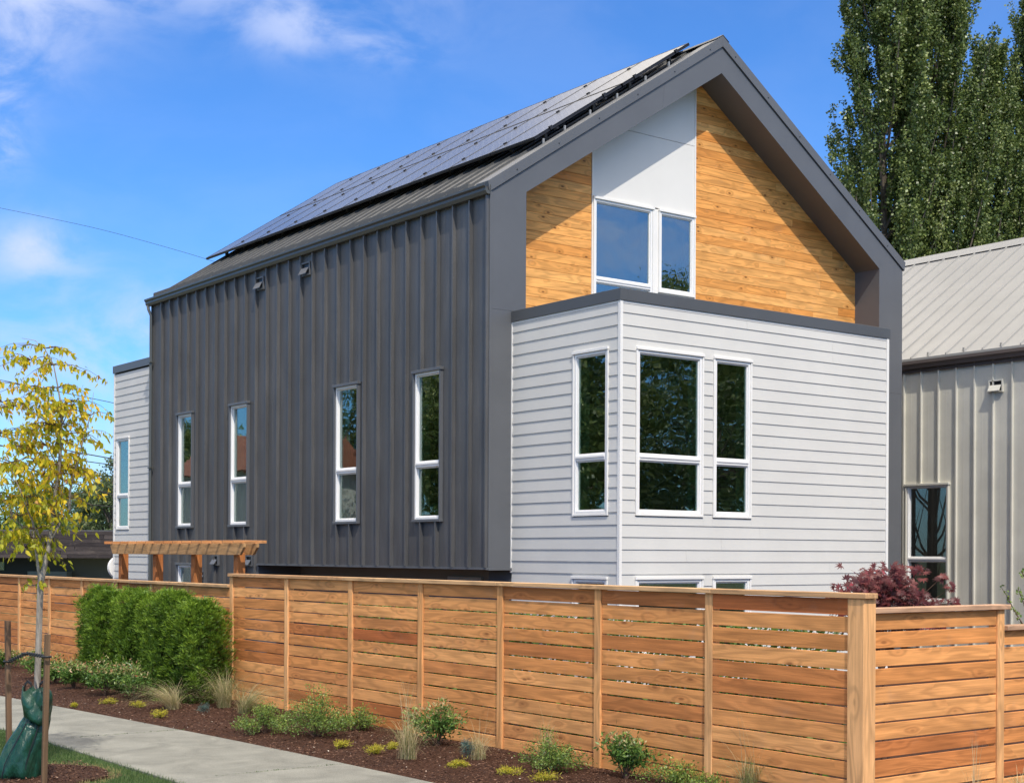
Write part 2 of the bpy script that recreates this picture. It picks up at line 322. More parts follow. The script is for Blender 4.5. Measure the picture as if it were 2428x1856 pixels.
conc = concrete()
g = mesh_np('ground', [(-900, -900, -.10), (900, -900, -.10), (900, 900, -.10), (-900, 900, -.10)], [(0, 1, 2, 3)], dirt_m)
tag(place('ground', g, (0, 0, 0)), kind='structure')
FARE = [(5.2, 7.12), (8, 7.05), (10.5, 6.98), (11.7, 6.94), (12.7, 6.91), (14.4, 6.81), (17, 6.60), (20, 6.33), (24, 5.95), (30, 5.4), (40, 4.6)]
def fx(y):
    for (a, b), (c, d) in zip(FARE, FARE[1:]):
        if y <= c: return b+(d-b)*(y-a)/(c-a)
    return FARE[-1][1]
def nx(y): return 5.2 if y < 16 else 5.2-(y-16)*.09
sw = empty('sidewalk', (6, 14, 0), kind='structure')
ys = [2.0-3.3, 1.9, 5.2, 8.48, 11.78, 15.08, 18.4, 21.7, 25.0, 28.3, 31.6, 34.9]
for i, (a, b) in enumerate(zip(ys, ys[1:])):
    a += .006; b -= .006; k = 4; Y = [a+(b-a)*j/k for j in range(k+1)]
    pts = [(nx(y), y) for y in Y]+[(fx(max(y, 5.2)), y) for y in reversed(Y)]
    MB().prism(pts, 'z', -.09, .022).build('slab', conc, sw, bevel=.006)
road_m = ground_mat('street concrete', [(.3, (.26, .25, .22)), (.7, (.38, .365, .33))], 30, .3, .01)
MB().box(-9, 2.05, -60, 120, -.10, -.06).build('road', road_m)['kind'] = 'structure'
MB().box(2.05, 2.198, -60, 120, -.10, .02).build('kerb', conc, None, .01)['kind'] = 'structure'
# mulch bed as a gently uneven sheet
def sheet(name, x0f, x1f, y0, y1, nx_, ny_, amp, mat, zoff, kind='structure', crown=0):
    V = []; 
    for j in range(ny_+1):
        y = y0+(y1-y0)*j/ny_
        for i in range(nx_+1):
            t = i/nx_; x = x0f(y)+(x1f(y)-x0f(y))*t
            z = zoff+amp*(math.sin(x*5.1+y*2.3)*.5+math.sin(x*11.7-y*7.9)*.3+math.sin(y*13.1+x*3)*.2)+crown*math.sin(math.pi*t)
            V.append((x, y, z))
    Fc = np.array([(j*(nx_+1)+i, j*(nx_+1)+i+1, (j+1)*(nx_+1)+i+1, (j+1)*(nx_+1)+i) for j in range(ny_) for i in range(nx_)])
    return tag(place(name, mesh_np(name, V, Fc, mat, smooth=True), (0, 0, 0)), kind=kind)
sheet('planting_bed', lambda y: fx(max(y, 5.2))+.002, lambda y: 9.4, 2, 34, 24, 240, .014, mulch_m, .012, crown=.03)
sheet('lawn_strip', lambda y: 2.2, lambda y: nx(y)-.004, 2, 34, 16, 120, .008, turf_m, .005)
sheet('yard', lambda y: 9.41, lambda y: 27, 2, 40, 20, 40, .02, mulch_m, -.03)
ring = MB(); n = 28; TX, TY = 4.33, 12.72
pr = [(TX+.62*math.cos(2*math.pi*k/n)*(1+.06*math.sin(k*2.1)), TY+.66*math.sin(2*math.pi*k/n)*(1+.05*math.sin(k*1.3))) for k in range(n)]
tag(ring.prism(pr, 'z', -.02, .03).build('tree_well', mulch_m), kind='structure')

# ------------------------------------------------------------------ fences
def fence_run(root, axis, line, posts, z0, ztop, mat_b, mat_c, capover, boards, pw=.09, first=True, sag=0):
    """axis 'y': fence stands at x=line, posts list of y; axis 'x': stands at y=line"""
    H = ztop-.045; pitch = (H-z0)/boards
    def B(u0, u1, d0, d1, za, zb): return (line+d0, line+d1, u0, u1, za, zb) if axis == 'y' else (u0, u1, line+d0, line+d1, za, zb)
    for p in posts: shared_box('post', B(p-pw/2, p+pw/2, -.045, .045, -.08, ztop-.04), post_z, root, .004)
    for a, b in zip(posts, posts[1:]):
        lo_, hi = min(a, b)+pw/2+.001, max(a, b)-pw/2-.001
        for k in range(boards):
            zb = H-k*pitch; gap = random.uniform(.011, .019); dz = random.uniform(-.002, .002); dd = random.uniform(-.004, .004)
            o = shared_box('board', B(lo_, hi, -.026+dd, -.004+dd, zb-pitch+gap, zb+dz if False else zb), mat_b, root, .002, key=round(gap, 2))
            o.rotation_euler = (random.uniform(-.0016, .0016) if axis == 'y' else 0, 0 if axis == 'y' else random.uniform(-.0016, .0016), 0)
    a, b = min(posts), max(posts); n = max(1, round((b-a)/3.1)); st = (b-a+2*capover)/n
    for i in range(n): shared_box('cap_rail', B(a-capover+i*st, a-capover+(i+1)*st-.002, -.075, .07, ztop-.04, ztop), mat_c, root, .004)
f1 = empty('fence', (8.68, 12.4, 0), 'tall horizontal cedar board fence along the sidewalk in front of the house', 'fence')
P1 = [17.68, 16.14, 14.58, 13.1, 11.65, 10.14, 8.70]
fence_run(f1, 'y', 8.68, P1, .02, 1.715, fence_y, cap_y, .05, 12)
# last bay up to the corner post
def bay_boards(root, a, b, ztop, boards, z0=.02):
    H = ztop-.045; pitch = (H-z0)/boards
    for k in range(boards):
        zb = H-k*pitch; gap = random.uniform(.011, .019)
        shared_box('board', (8.640, 8.662, a, b, zb-pitch+gap, zb), fence_y, root, .002, key=round(gap, 2))
bay_boards(f1, 7.21, 8.654, 1.715, 12)
shared_box('cap_rail', (8.605, 8.75, 7.02, 8.648, 1.675, 1.715), cap_y, f1, .004)
shared_box('post', (8.622, 8.765, 7.05, 7.208, -.08, 1.674), post_z, f1, .005)['label'] = 'thick square corner post'
f2 = empty('fence', (8.68, 23, 0), 'lower cedar board fence behind the clipped evergreens and young tree', 'fence')
P2 = [19.06, 20.34, 21.68, 23.17, 24.71, 26.29, 27.85, 29.4]
fence_run(f2, 'y', 8.68, P2, .02, 1.565, fence_y, cap_y, .04, 11)
bay_boards(f2, 17.728, 19.013, 1.565, 11); shared_box('cap_rail', (8.605, 8.75, 17.728, 19.018, 1.525, 1.565), cap_y, f2, .004)
f3 = empty('fence', (9.6, 7.13, 0), 'stepped cedar side fence running right from the thick corner post', 'fence')
def side(x0, x1, ztop, boards):
    H = ztop-.045; z0 = .02; pitch = (H-z0)/boards
    for k in range(boards):
        zb = H-k*pitch; gap = random.uniform(.014, .021)
        shared_box('board', (x0, x1, 7.100, 7.122, zb-pitch+gap, zb), fence_x, f3, .002, key=round(gap, 2))
side(8.766, 10.36, 1.60, 11); shared_box('cap_rail', (8.767, 10.50, 7.055, 7.20, 1.56, 1.60), cap_x, f3, .004)
shared_box('post', (10.361, 10.455, 7.085, 7.175, -.08, 1.559), post_z, f3, .004)
side(10.456, 12.0, 1.425, 10); shared_box('cap_rail', (10.457, 12.1, 7.055, 7.20, 1.385, 1.425), cap_x, f3, .004)
shared_box('post', (12.0, 12.09, 7.085, 7.175, -.08, 1.384), post_z, f3, .004)

# ------------------------------------------------------------------ house
XW, YF, YW, YE = 13.30, 18.24, 18.86, 31.32
XR, RX, RZ, EZ = 23.43, 18.365, 11.13, 7.79
SL = (RZ-EZ)/(RX-XW)
XB, YB, XBR, ZP = 13.76, 15.67, 19.72, 5.82
house = empty('house', (18, 24, 0), 'charcoal metal gabled house with cedar gable, solar roof and pale grey bay', 'house')
def holes_wall(name, axis, p, t, u0, u1, z0, z1, holes, mat, parent):
    us = sorted({u0, u1, *[h[0] for h in holes], *[h[1] for h in holes]}); zs = sorted({z0, z1, *[h[2] for h in holes], *[h[3] for h in holes]})
    us = [u for u in us if u0 <= u <= u1]; zs = [z for z in zs if z0 <= z <= z1]; m = MB()
    for a, b in zip(us, us[1:]):
        for c, d in zip(zs, zs[1:]):
            uc, zc = (a+b)/2, (c+d)/2
            if any(h[0] < uc < h[1] and h[2] < zc < h[3] for h in holes): continue
            m.box(p, p+t, a, b, c, d) if axis == 'x' else m.box(a, b, p, p+t, c, d)
    return m.build(name, mat, parent)
def window(parent, axis, p, u0, u1, z0, z1, tz=None, style='metal', fw=.044, glassm=None, trimm=None, rec=.05, lin=None):
    """u range of the opening casing, z range; wall face at p, depth grows inwards"""
    W = (lambda a, b, d0, d1, c, d: (p+d0, p+d1, a, b, c, d)) if axis == 'x' else (lambda a, b, d0, d1, c, d: (a, b, p+d0, p+d1, c, d))
    root = empty('window', W((u0+u1)/2, 0, 0, 0, z0, z0)[:1]+(0, 0) if False else ((p, (u0+u1)/2, z0) if axis == 'x' else ((u0+u1)/2, p, z0)), parent=parent)
    tm = trimm or metal_hi
    if style == 'metal':
        box('head_flashing', W(u0-.02, u1+.02, -.075, .0, z1-.005, z1+.045), tm, root, .004)
        m = MB(); m.box(*W(u0, u0+.03, -.06, .04, z0, z1-.006)); m.box(*W(u1-.03, u1, -.06, .04, z0, z1-.006)); m.build('side_trim', tm, root)
        box('sill', W(u0-.01, u1+.01, -.07, .03, z0-.045, z0-.001), tm, root, .004); i = .031
    else:
        m = MB(); m.box(*W(u0, u0+.03, -.042, .02, z0, z1)); m.box(*W(u1-.03, u1, -.042, .02, z0, z1)); m.box(*W(u0+.03, u1-.03, -.042, .02, z0, z0+.03)); m.box(*W(u0-.006, u1+.006, -.055, .02, z1-.03, z1+.012))
        m.build('casing', whitep, root, .003); i = .031; z1 = z1-.031; z0 = z0+.031
    a, b = u0+i, u1-i; d0, d1 = (-.028, rec+.05) if style == 'metal' else (-.03, .07)
    m = MB(); m.box(*W(a, a+fw, d0, d1, z0, z1)); m.box(*W(b-fw, b, d0, d1, z0, z1)); m.box(*W(a+fw, b-fw, d0, d1, z1-fw, z1)); m.box(*W(a+fw, b-fw, d0, d1, z0, z0+fw))
    if tz: m.box(*W(a+fw, b-fw, d0, d1, tz-.045, tz+.045)); m.box(*W(a+fw, b-fw, d0-.012, d0, tz-.008, tz+.03))
    m.build('frame', vinyl, root, .006)
    gd = .03 if style == 'metal' else .012
    A, Bq = a+fw, b-fw
    segs = [(tz+.045, z1-fw), (z0+fw, tz-.045)] if tz else [(z0+fw, z1-fw)]
    for k, (c, d) in enumerate(segs):
        m = MB(); s = .018
        m.box(*W(A, A+s, gd-.02, gd+.02, c, d)); m.box(*W(Bq-s, Bq, gd-.02, gd+.02, c, d)); m.box(*W(A+s, Bq-s, gd-.02, gd+.02, d-s, d)); m.box(*W(A+s, Bq-s, gd-.02, gd+.02, c, c+s)); m.build('sash', vinyl, root, .003)
        box('pane', W(A+s-.002, Bq-s+.002, gd, gd+.006, c+s-.002, d-s+.002), glassm or glz, root)
    m = MB(); t = .02; e0, e1 = d1+.001, .25
    m.box(*W(a-.0, a+t, e0, e1, z0, z1)); m.box(*W(b-t, b, e0, e1, z0, z1)); m.box(*W(a+t, b-t, e0, e1, z1-t, z1)); m.box(*W(a+t, b-t, e0, e1, z0, z0+t)); m.build('jamb', lin or liner, root)
    return root
# windows on the charcoal wall
WALLW = [(29.05, 29.85, 2.56, 5.0, 3.47), (26.42, 27.26, 2.56, 5.0, 3.47), (22.13, 22.98, 2.56, 5.0, 3.47), (19.52, 20.35, 2.56, 5.0, 3.47)]
LOWW = (29.05, 29.83, .45, 1.72, None)
for (a, b, c, d, t) in WALLW+[LOWW]: window(house, 'x', XW, a, b, c, d, t)
SEAMS = [18.25+.4606*i for i in range(29)]
def seam_wall(parent, x, seams, z0f, z1, wins, mat, pw=.032, ph=.066):
    for a, b in zip(seams, seams[1:]):
        c0 = z0f((a+b)/2); spans = [(c0, z1)]
        for (u0, u1, w0, w1, _) in wins:
            if b > u0+.02 and a < u1-.02:
                full = a >= u0-.03 and b <= u1+.03; ns = []
                for (p, q) in spans:
                    if w0 >= q or w1 <= p: ns.append((p, q, )); continue
                    if w0-.04 > p: ns.append((p, w0-.04))
                    if w1+.04 < q: ns.append((w1+.04, q))
                    if not full:   # strip beside the window
                        if a < u0: strips.append((a, u0, max(w0-.04, p), min(w1+.04, q)))
                        if b > u1: strips.append((u1, b, max(w0-.04, p), min(w1+.04, q)))
                spans = ns
        for (p, q) in spans:
            m = MB(); m.box(x, x+.012, a, b, p, q)
            for fr in (.33, .66): m.box(x-.0015, x, a+(b-a)*fr-.008, a+(b-a)*fr+.008, p, q)
            m.box(x-ph, x, a-.003, a+pw-.003, p, q); m.build('wall_panel', mat, parent)
    for (a, b, p, q) in strips:
        m = MB().box(x, x+.012, a, b, p, q)
        if any(abs(a-s_) < .01 for s_ in seams): m.box(x-ph, x, a-.003, a+pw-.003, p, q)
        m.build('wall_panel', mat, parent)
    strips.clear()
strips = []
YO = 26.03
seam_wall(house, XW, SEAMS, lambda y: 1.78 if y < YO+.1 else 0, 7.72, WALLW+[LOWW], metal)
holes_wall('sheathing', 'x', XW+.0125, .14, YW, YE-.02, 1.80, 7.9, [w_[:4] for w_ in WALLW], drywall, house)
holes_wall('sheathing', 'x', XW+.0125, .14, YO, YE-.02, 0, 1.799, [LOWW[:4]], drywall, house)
box('base_flashing', (XW-.05, XW+.03, YF-.02, YO, 1.745, 1.779), metal_hi, house)
m = MB(); m.box(XW-.012, XW+.02, YO-.03, YO+.05, .0, 1.744); m.box(XW+.021, XW+.95, YO-.02, YO+.02, 0, 1.74); m.build('return_trim', metal_hi, house)
box('overhang_soffit', (XW+.031, XW+.95, YF+.02, YO-.021, 1.76, 1.79), metal, house)
box('lower_wall', (XW+.951, XW+1.05, YF+.02, YO, 0, 1.80), taupe, house)
box('lower_window_trim', (XW+.91, XW+.95, 19.7, 20.7, 1.50, 1.60), paint('taupe trim', (.42, .40, .37), .6, .04, 0), house, .006)
box('corner_trim', (XW-.012, XW+.03, YF-.014, YF+.045, 1.78, 7.70), metal_hi, house, .003)
box('corner_trim', (XW-.012, XW+.10, YE+.001, YE+.05, 0, 7.70), metal_hi, house, .003)
for z in (2.1, 3.05, 4.6, 6.9):
    MB().tube([(XW-.012, YF+.016, z), (XW-.02, YF+.016, z)], .009, 6).build('screw', vinyl if z < 3 else metal_hi, house)
# portal frame
XI, ZI, RI = 14.01, 7.75, 10.53
si = (RI-ZI)/(RX-XI); XQ = 22.74
def xo(x): return EZ+SL*(x-XW)
def xi_(x): return ZI+si*(x-XI)
JX = 17.05; DY = YW+.10
MB().prism([(XW+.002, 5.83), (XI, 5.83), (XI, ZI), (JX-.12, xi_(JX-.12)), (JX-.002-.05, xo(JX-.052)-.14), (XW+.002, EZ-.14)], 'y', YF, DY).build('front_frame', metal_hi, house)
MB().prism([(JX-.117, xi_(JX-.117)), (RX, RI), (RX, RZ-.14), (JX-.049, xo(JX-.049)-.14)], 'y', YF, DY).build('front_frame', metal_hi, house)
def mir(pts): return [(2*RX-p, q) for p, q in pts]
MB().prism(mir([(XW+.002, 5.2), (XI, 5.2), (XI, 7.60), (RX-.001, RI), (RX-.001, RZ-.14), (XW+.002, EZ-.14)]), 'y', YF, DY).build('front_frame', metal_hi, house)
MB().box(XW+.002, XI, YF, DY, 1.775, 5.827).build('frame_column', metal_hi, house)
MB().box(2*RX-XI, 2*RX-XW-.002, YF, DY, 0, 5.197).build('frame_column', metal_hi, house)
m = MB(); m.box(XI-.07, XI+.004, YF-.014, YF-.001, 1.775, 5.80); m.box(XW-.02, XI+.03, YF-.03, YF+.0, 1.735, 1.774); m.build('column_edge', metal_hi, house, .003)
for side_ in (0, 1):
    q = [(XW-.03, EZ-.15), (RX+(0 if side_ == 0 else -.002), RZ-.145+.008), (RX+(0 if side_ == 0 else -.002), RZ+.055), (XW-.06, EZ+.02)]
    MB().prism(mir(q) if side_ else q, 'y', YF-.028, YF+.30).build('rake_trim', metal_hi, house, .004)
    for k in range(6):
        x = XW+.5+k*.85; x2 = 2*RX-x if side_ else x
        MB().tube([(x2, YF-.028, xo(x)-.05), (x2, YF-.036, xo(x)-.05)], .011, 6).build('screw', black, house)
# roof
def roof(parent, ys_, y1, x0, x1, zf, mat, rib=.035, thick=.05):
    for a, b in zip(ys_, ys_[1:]+[y1]):
        if b-a < .02: continue
        m = MB(); za, zb = zf(x0), zf(x1)
        m.hexa([(x0, a, za-thick), (x1, a, zb-thick), (x1, b, zb-thick), (x0, b, za-thick), (x0, a, za), (x1, a, zb), (x1, b, zb), (x0, b, za)])
        m.hexa([(x0, a-.012, za+.0005), (x1, a-.012, zb+.0005), (x1, a+.012, zb+.0005), (x0, a+.012, za+.0005), (x0, a-.010, za+rib), (x1, a-.010, zb+rib), (x1, a+.010, zb+rib), (x0, a+.010, za+rib)])
        m.build('roof_panel', mat, parent)
zroof = lambda x: EZ+SL*(x-XW)+.01 if x <= RX else EZ+SL*(2*RX-x-XW)+.01
RY = [YF+.301+.4606*i for i in range(28)]
roof(house, RY, YE+.06, XW-.10, RX, zroof, roofm)
roof(house, [YF+.301+3.3*i for i in range(4)], YE+.06, 2*RX-XW+.1, RX, zroof, roofm)
MB().prism([(RX-.16, RZ-.03), (RX, RZ+.075), (RX+.16, RZ-.03), (RX, RZ+.06)], 'y', YF-.03, YE+.08).build('ridge_cap', roofm, house)
MB().prism([(XW-.02, EZ-.04), (XW-.02, EZ-.19), (XW-.09, EZ-.19), (XW-.12, EZ-.14), (XW-.12, EZ-.10), (XW-.15, EZ-.07), (XW-.15, EZ-.035), (XW-.14, EZ-.035), (XW-.135, EZ-.08), (XW-.03, EZ-.16)], 'y', YF-.04, YE+.12).build('gutter', gutm, house)
for k in range(26):
    y = RY[0]+.2+k*.4606*1.0
    if k % 2 == 0: box('gutter_hanger', (XW-.145, XW-.02, y, y+.02, EZ-.05, EZ-.043), gutm, house)
m = MB().tube([(XW-.10, YE+.02, EZ-.18), (XW-.10, YE-.02, EZ-.28), (XW-.055, YE-.06, EZ-.42), (XW-.055, YE-.06, .05)], .04, 4); m.build('downspout', gutm, house)
for z in (6.3, 3.9, 1.2): box('downspout_strap', (XW-.10, XW-.012, YE-.12, YE, z, z+.03), gutm, house)
# other walls
box('right_wall', (2*RX-XW-.15, 2*RX-XW, DY+.01, YE, 0, 7.7), metal, house)
MB().prism([(XW+.16, 0), (2*RX-XW-.16, 0), (2*RX-XW-.16, 7.7), (RX, RZ-.12), (XW+.16, 7.7)], 'y', YE-.15, YE-.021).build('rear_wall', metal, house)
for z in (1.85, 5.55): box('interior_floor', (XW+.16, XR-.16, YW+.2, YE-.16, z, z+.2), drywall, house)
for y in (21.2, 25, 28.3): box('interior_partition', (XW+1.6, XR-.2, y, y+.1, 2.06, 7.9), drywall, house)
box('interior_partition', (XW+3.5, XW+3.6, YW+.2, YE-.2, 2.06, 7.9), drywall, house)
# gable: backing, cedar boards, white panels, windows
GW = [(15.89, 17.28, 6.20, 8.08, 6.68), (17.40, 18.29, 6.62, 8.08, None)]
m = MB(); m.prism([(XW+.17, 5.6), (15.88, 5.6), (15.88, xi_(15.88)+.2), (XI, ZI+.2), (XW+.17, ZI)], 'y', YW+.003, YW+.15)
m.prism([(18.30, 5.6), (XR-.16, 5.6), (XR-.16, 7.7), (22.9, 7.75), (RX, RI+.1), (18.30, RI+.05)], 'y', YW+.003, YW+.15)
m.prism([(15.881, 8.09), (18.299, 8.09), (18.299, RI+.05), (15.881, xi_(15.88)+.1)], 'y', YW+.003, YW+.15)
m.box(15.881, 18.299, YW+.003, YW+.15, 5.6, 6.19); m.build('gable_backing', drywall, house)
for i, (a, b, c, d, t) in enumerate(GW): window(house, 'y', YW-.02, a, b, c, d, t, style='white', fw=.042, glassm=glz3)
MB().box(17.281, 17.399, YW-.03, YW+.003, 6.2, 8.08).build('window_mullion', whitep, house)
MB().box(17.399, 18.3, YW-.028, YW+.003, 5.7, 6.618).build('trim_panel', panelw, house)
MB().prism([(15.90, 8.115), (18.29, 8.115), (18.29, 9.20), (16.99, 9.56), (16.93, 9.60), (15.90, xi_(15.9)+.1)], 'y', YW-.020, YW+.002).build('gable_panel', panelw, house) if False else None
JZ = 9.35
MB().prism([(15.90, 8.11), (18.29, 8.11), (18.29, JZ), (16.6, JZ), (15.90, xi_(15.9)+.06)], 'y', YW-.020, YW+.002).build('gable_panel', panelw, house)
MB().prism([(16.5, JZ+.008), (18.29, JZ+.008), (18.29, RI+.06), (16.55, xi_(16.5)+.05)], 'y', YW-.020, YW+.002).build('gable_panel', panelw, house)
box('corner_trim', (15.872, 15.899, YW-.034, YW+.002, 5.7, xi_(15.88)+.05), whitep, house); box('corner_trim', (18.291, 18.318, YW-.034, YW+.002, 5.7, 10.52), whitep, house)
gb = .1555; k = 0; z = 5.62
while z < 10.45:
    for sd in (0, 1):
        if sd == 0: a = max(XI-.02, RX-(RI-z)/si); b = 15.870
        else: a = 18.320; b = min(22.80, RX+(RI-z)/((RI-7.6)/(RX-XI)))
        if b-a < .12: continue
        x = a
        while x < b-.01:
            L = random.uniform(1.6, 4.2); e = min(b, x+L)
            if b-e < .35: e = b
            dp = random.uniform(0, .002)
            box('gable_board', (x+.0008, e-.0008, YW-.020-dp, YW+.001, z, z+gb-.0045), gable_w, house, .0025); x = e
    z += gb
# solar array
def solar_mat():
    N = NT('solar cells'); v = N.n('ShaderNodeTexCoord').outputs['Object']; sx = N.n('ShaderNodeSeparateXYZ', {0: v})
    def cell(o, s, wd):
        fr = N.math('FRACT', N.math('MULTIPLY', o, 1/s)); d = N.math('ABSOLUTE', N.math('SUBTRACT', fr, .5)); return N.math('GREATER_THAN', d, .5-wd)
    gx = cell(sx.outputs[0], .165, .035); gy = cell(sx.outputs[1], .187, .03)
    dots = N.math('MULTIPLY', cell(sx.outputs[0], .165, .11), cell(sx.outputs[1], .187, .10))
    c = N.mix(N.math('MAXIMUM', gx, gy), (.045, .05, .064), (.075, .078, .088)); c = N.mix(dots, c, (.22, .23, .25))
    N.base(c); N.rough(.2); N.b.inputs['Coat Weight'].default_value = .2; N.b.inputs['Coat Roughness'].default_value = .25; N.b.inputs['IOR'].default_value = 1.28; return N.m
solm = solar_mat(); ang = math.atan(SL)
def solar(x0, x1, y0, y1):
    root = None; L = (x1-x0)/math.cos(ang); Wd = y1-y0
    k = ('solar', round(L, 2), round(Wd, 2))
    if k not in _cache:
        m = MB().box(-L/2, L/2, -Wd/2, Wd/2, -.012, .012); me1 = mesh_np('solar_panel', m.v, m.f, solm)
        f = MB(); t = .018
        f.box(-L/2, L/2, -Wd/2-.0, -Wd/2+t, -.035, .016); f.box(-L/2, L/2, Wd/2-t, Wd/2, -.035, .016); f.box(-L/2, -L/2+t, -Wd/2+t, Wd/2-t, -.035, .016); f.box(L/2-t, L/2, -Wd/2+t, Wd/2-t, -.035, .016)
        me2 = mesh_np('panel_frame', f.v, f.f, black); c = MB()
        for u in (-.32, .30): c.box(u*L-.03, u*L+.03, -Wd/2-.02, -Wd/2+.02, -.03, .035)
        me3 = mesh_np('clamp', c.v, c.f, black); _cache[k] = (me1, me2, me3)
    me1, me2, me3 = _cache[k]; xc = (x0+x1)/2
    o = place('solar_panel', me1, (xc, (y0+y1)/2, EZ+SL*(xc-XW)+.21), house); o.rotation_euler = (0, -ang, 0)
    for nm, me in (('panel_frame', me2), ('clamp', me3)):
        c = bpy.data.objects.new(nm, me); COL.objects.link(c); c.parent = o
PY = [18.72+1.247*i for i in range(11)]
for a, b in zip(PY, PY[1:]):
    solar(14.55, 16.42, a+.008, b-.008); solar(16.46, 18.03, a+.008, b-.008)
for x in (14.98, 16.03, 16.85, 17.8):
    z = EZ+SL*(x-XW)
    MB().hexa([(x-.02, PY[0]-.06, z+.12), (x+.02, PY[0]-.06, z+.14), (x+.02, PY[-1]+.05, z+.14), (x-.02, PY[-1]+.05, z+.12), (x-.02, PY[0]-.06, z+.155), (x+.02, PY[0]-.06, z+.175), (x+.02, PY[-1]+.05, z+.175), (x-.02, PY[-1]+.05, z+.155)]).build('panel_rail', black, house)
    for y in [RY[1]+.4606*2*i for i in range(14)]:
        if y < YE: box('rail_bracket', (x-.03, x+.03, y-.03, y+.03, z+.0, z+.13), gutm, house)
for x in (14.7, 15.15, 15.7, 16.3, 16.95, 17.5):
    z = EZ+SL*(x-XW); box('rail_clip', (x-.012, x+.012, PY[0]-.05, PY[0]-.02, z+.03, z+.11), galv, house) if int(x*10) % 2 else box('rail_clip', (x-.03, x+.03, PY[0]-.06, PY[0]+.02, z+.11, z+.20), black, house)
# lap-sided bays
EXP = .1797; ZL0 = 1.709-10*EXP
def siding_face(parent, axis, p, u0, u1, ztop, wins, zmin=0.0, sgn=1):
    def cuts(z0, z1):
        segs = [(u0, u1, z0, z1)]
        for (a, b, c, d, _) in wins:
            c -= .012; d += .014; a -= .004; b += .004; ns = []
            for (s0, s1, t0, t1) in segs:
                if c >= t1-.001 or d <= t0+.001 or a >= s1 or b <= s0: ns.append((s0, s1, t0, t1)); continue
                if s0 < a: ns.append((s0, a, t0, t1))
                if s1 > b: ns.append((b, s1, t0, t1))
                if c > t0+.01: ns.append((max(a, s0), min(b, s1), t0, c))
                if d < t1-.01: ns.append((max(a, s0), min(b, s1), d, t1))
            segs = ns
        return segs
    z = ZL0+EXP*math.ceil((zmin-ZL0)/EXP)
    while z < ztop-.03:
        zt = min(z+EXP, ztop)
        segs = []
        for (a, b, c, d) in cuts(z, zt):
            if b-a > 3.7 and d-c > .1: q_ = random.uniform(a+1.2, b-1.2); segs += [(a, q_-.0006, c, d), (q_+.0006, b, c, d)]
            else: segs.append((a, b, c, d))
        for (a, b, c, d) in segs:
            if b-a < .01: continue
            f = lambda zz: -.028+.0125*(zz-z)/EXP
            pts = [(f(c), c), (f(d), d), (0, d), (0, c)]
            m = MB(); e = .0008
            if axis == 'x': m.prism([(p+q*sgn, zz) for q, zz in pts], 'y', a+e, b-e)
            else: m.prism([(p+q*sgn, zz) for q, zz in pts], 'x', a+e, b-e)
            m.build('siding_board', siding, parent)
        z += EXP
BS = [(15.90, 16.71, 2.56, 5.0, 3.42), (15.90, 16.71, .5, 1.66, None)]
BF = [(14.04, 15.40, 2.56, 5.0, 3.41), (15.61, 16.44, 2.56, 5.0, 3.41), (14.04, 15.41, .5, 1.66, None), (15.61, 16.44, .5, 1.66, None)]
ZT = ZP-.17
siding_face(house, 'x', XB, YB+.02, YF-.02, ZT-.035, BS); siding_face(house, 'y', YB, XB+.018, XBR-.04, ZT-.035, BF)
for w_ in BS: window(house, 'x', XB, *w_, style='white')
for w_ in BF: window(house, 'y', YB, *w_, style='white')
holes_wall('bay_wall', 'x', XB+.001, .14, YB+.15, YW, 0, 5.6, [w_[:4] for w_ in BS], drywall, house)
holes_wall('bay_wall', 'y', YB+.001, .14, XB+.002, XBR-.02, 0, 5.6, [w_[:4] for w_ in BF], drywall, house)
box('bay_end_wall', (XBR-.018, XBR, YB+.03, YF-.01, 0, 5.64), siding, house)
box('bay_roof', (XB+.01, XBR-.02, YB+.02, YW-.04, 5.60, 5.66), roofm, house)
m = MB(); m.box(XB-.034, XB+.016, YB-.034, YB+.018, 0, ZT); m.build('corner_trim', whitep, house)
m = MB(); m.box(XBR-.038, XBR+.02, YB-.036, YB+.02, 0, ZT); m.build('corner_trim', whitep, house)
m = MB(); m.box(XB-.034, XB, YF-.019, YF+.012, 1.70, ZT+.06); m.build('corner_trim', whitep, house)
m = MB(); m.box(XB-.026, XB, YB+.019, YF-.02, ZT-.034, ZT-.001); m.box(XB+.017, XBR-.039, YB-.026, YB, ZT-.034, ZT-.001); m.build('frieze_strip', whitep, house)
m = MB(); m.box(XB-.045, XB+.10, YB-.045, YF-.001, ZT, ZP); m.build('parapet_cap', metal_mid, house, .003)
m = MB(); m.box(XB+.101, XBR+.045, YB-.045, YB+.10, ZT, ZP); m.build('parapet_cap', metal_mid, house, .003)
m = MB(); m.box(XBR-.10, XBR+.045, YB+.101, YW-.04, ZT, ZP); m.build('parapet_cap', metal_mid, house)
for y in (16.9, ): box('interior_floor', (XB+.15, XBR-.1, YB+.15, YW, 1.9, 2.0), drywall, house)
# rear bay
RB = [(33.69, 34.50, 2.54, 4.80, 3.37)]
rt = ZL0+EXP*math.floor((6.42-ZL0)/EXP)
siding_face(house, 'x', XB, YE+.06, 34.62, 6.40, RB)
window(house, 'x', XB, *RB[0], style='white')
holes_wall('bay_wall', 'x', XB+.001, .14, YE, 34.66, 0, 6.40, [RB[0][:4]], drywall, house)
box('bay_end_wall', (XB+.01, 19, 34.60, 34.66, 0, 6.40), siding, house); box('bay_end_wall', (18.9, 19, YE, 34.6, 0, 6.4), siding, house)
box('corner_trim', (XB-.036, XB+.02, 34.621, 34.68, 0, 6.42), whitep, house)
box('parapet_cap', (XB-.05, 19.05, YE+.06, 34.72, 6.421, 6.60), metal_hi, house, .003)
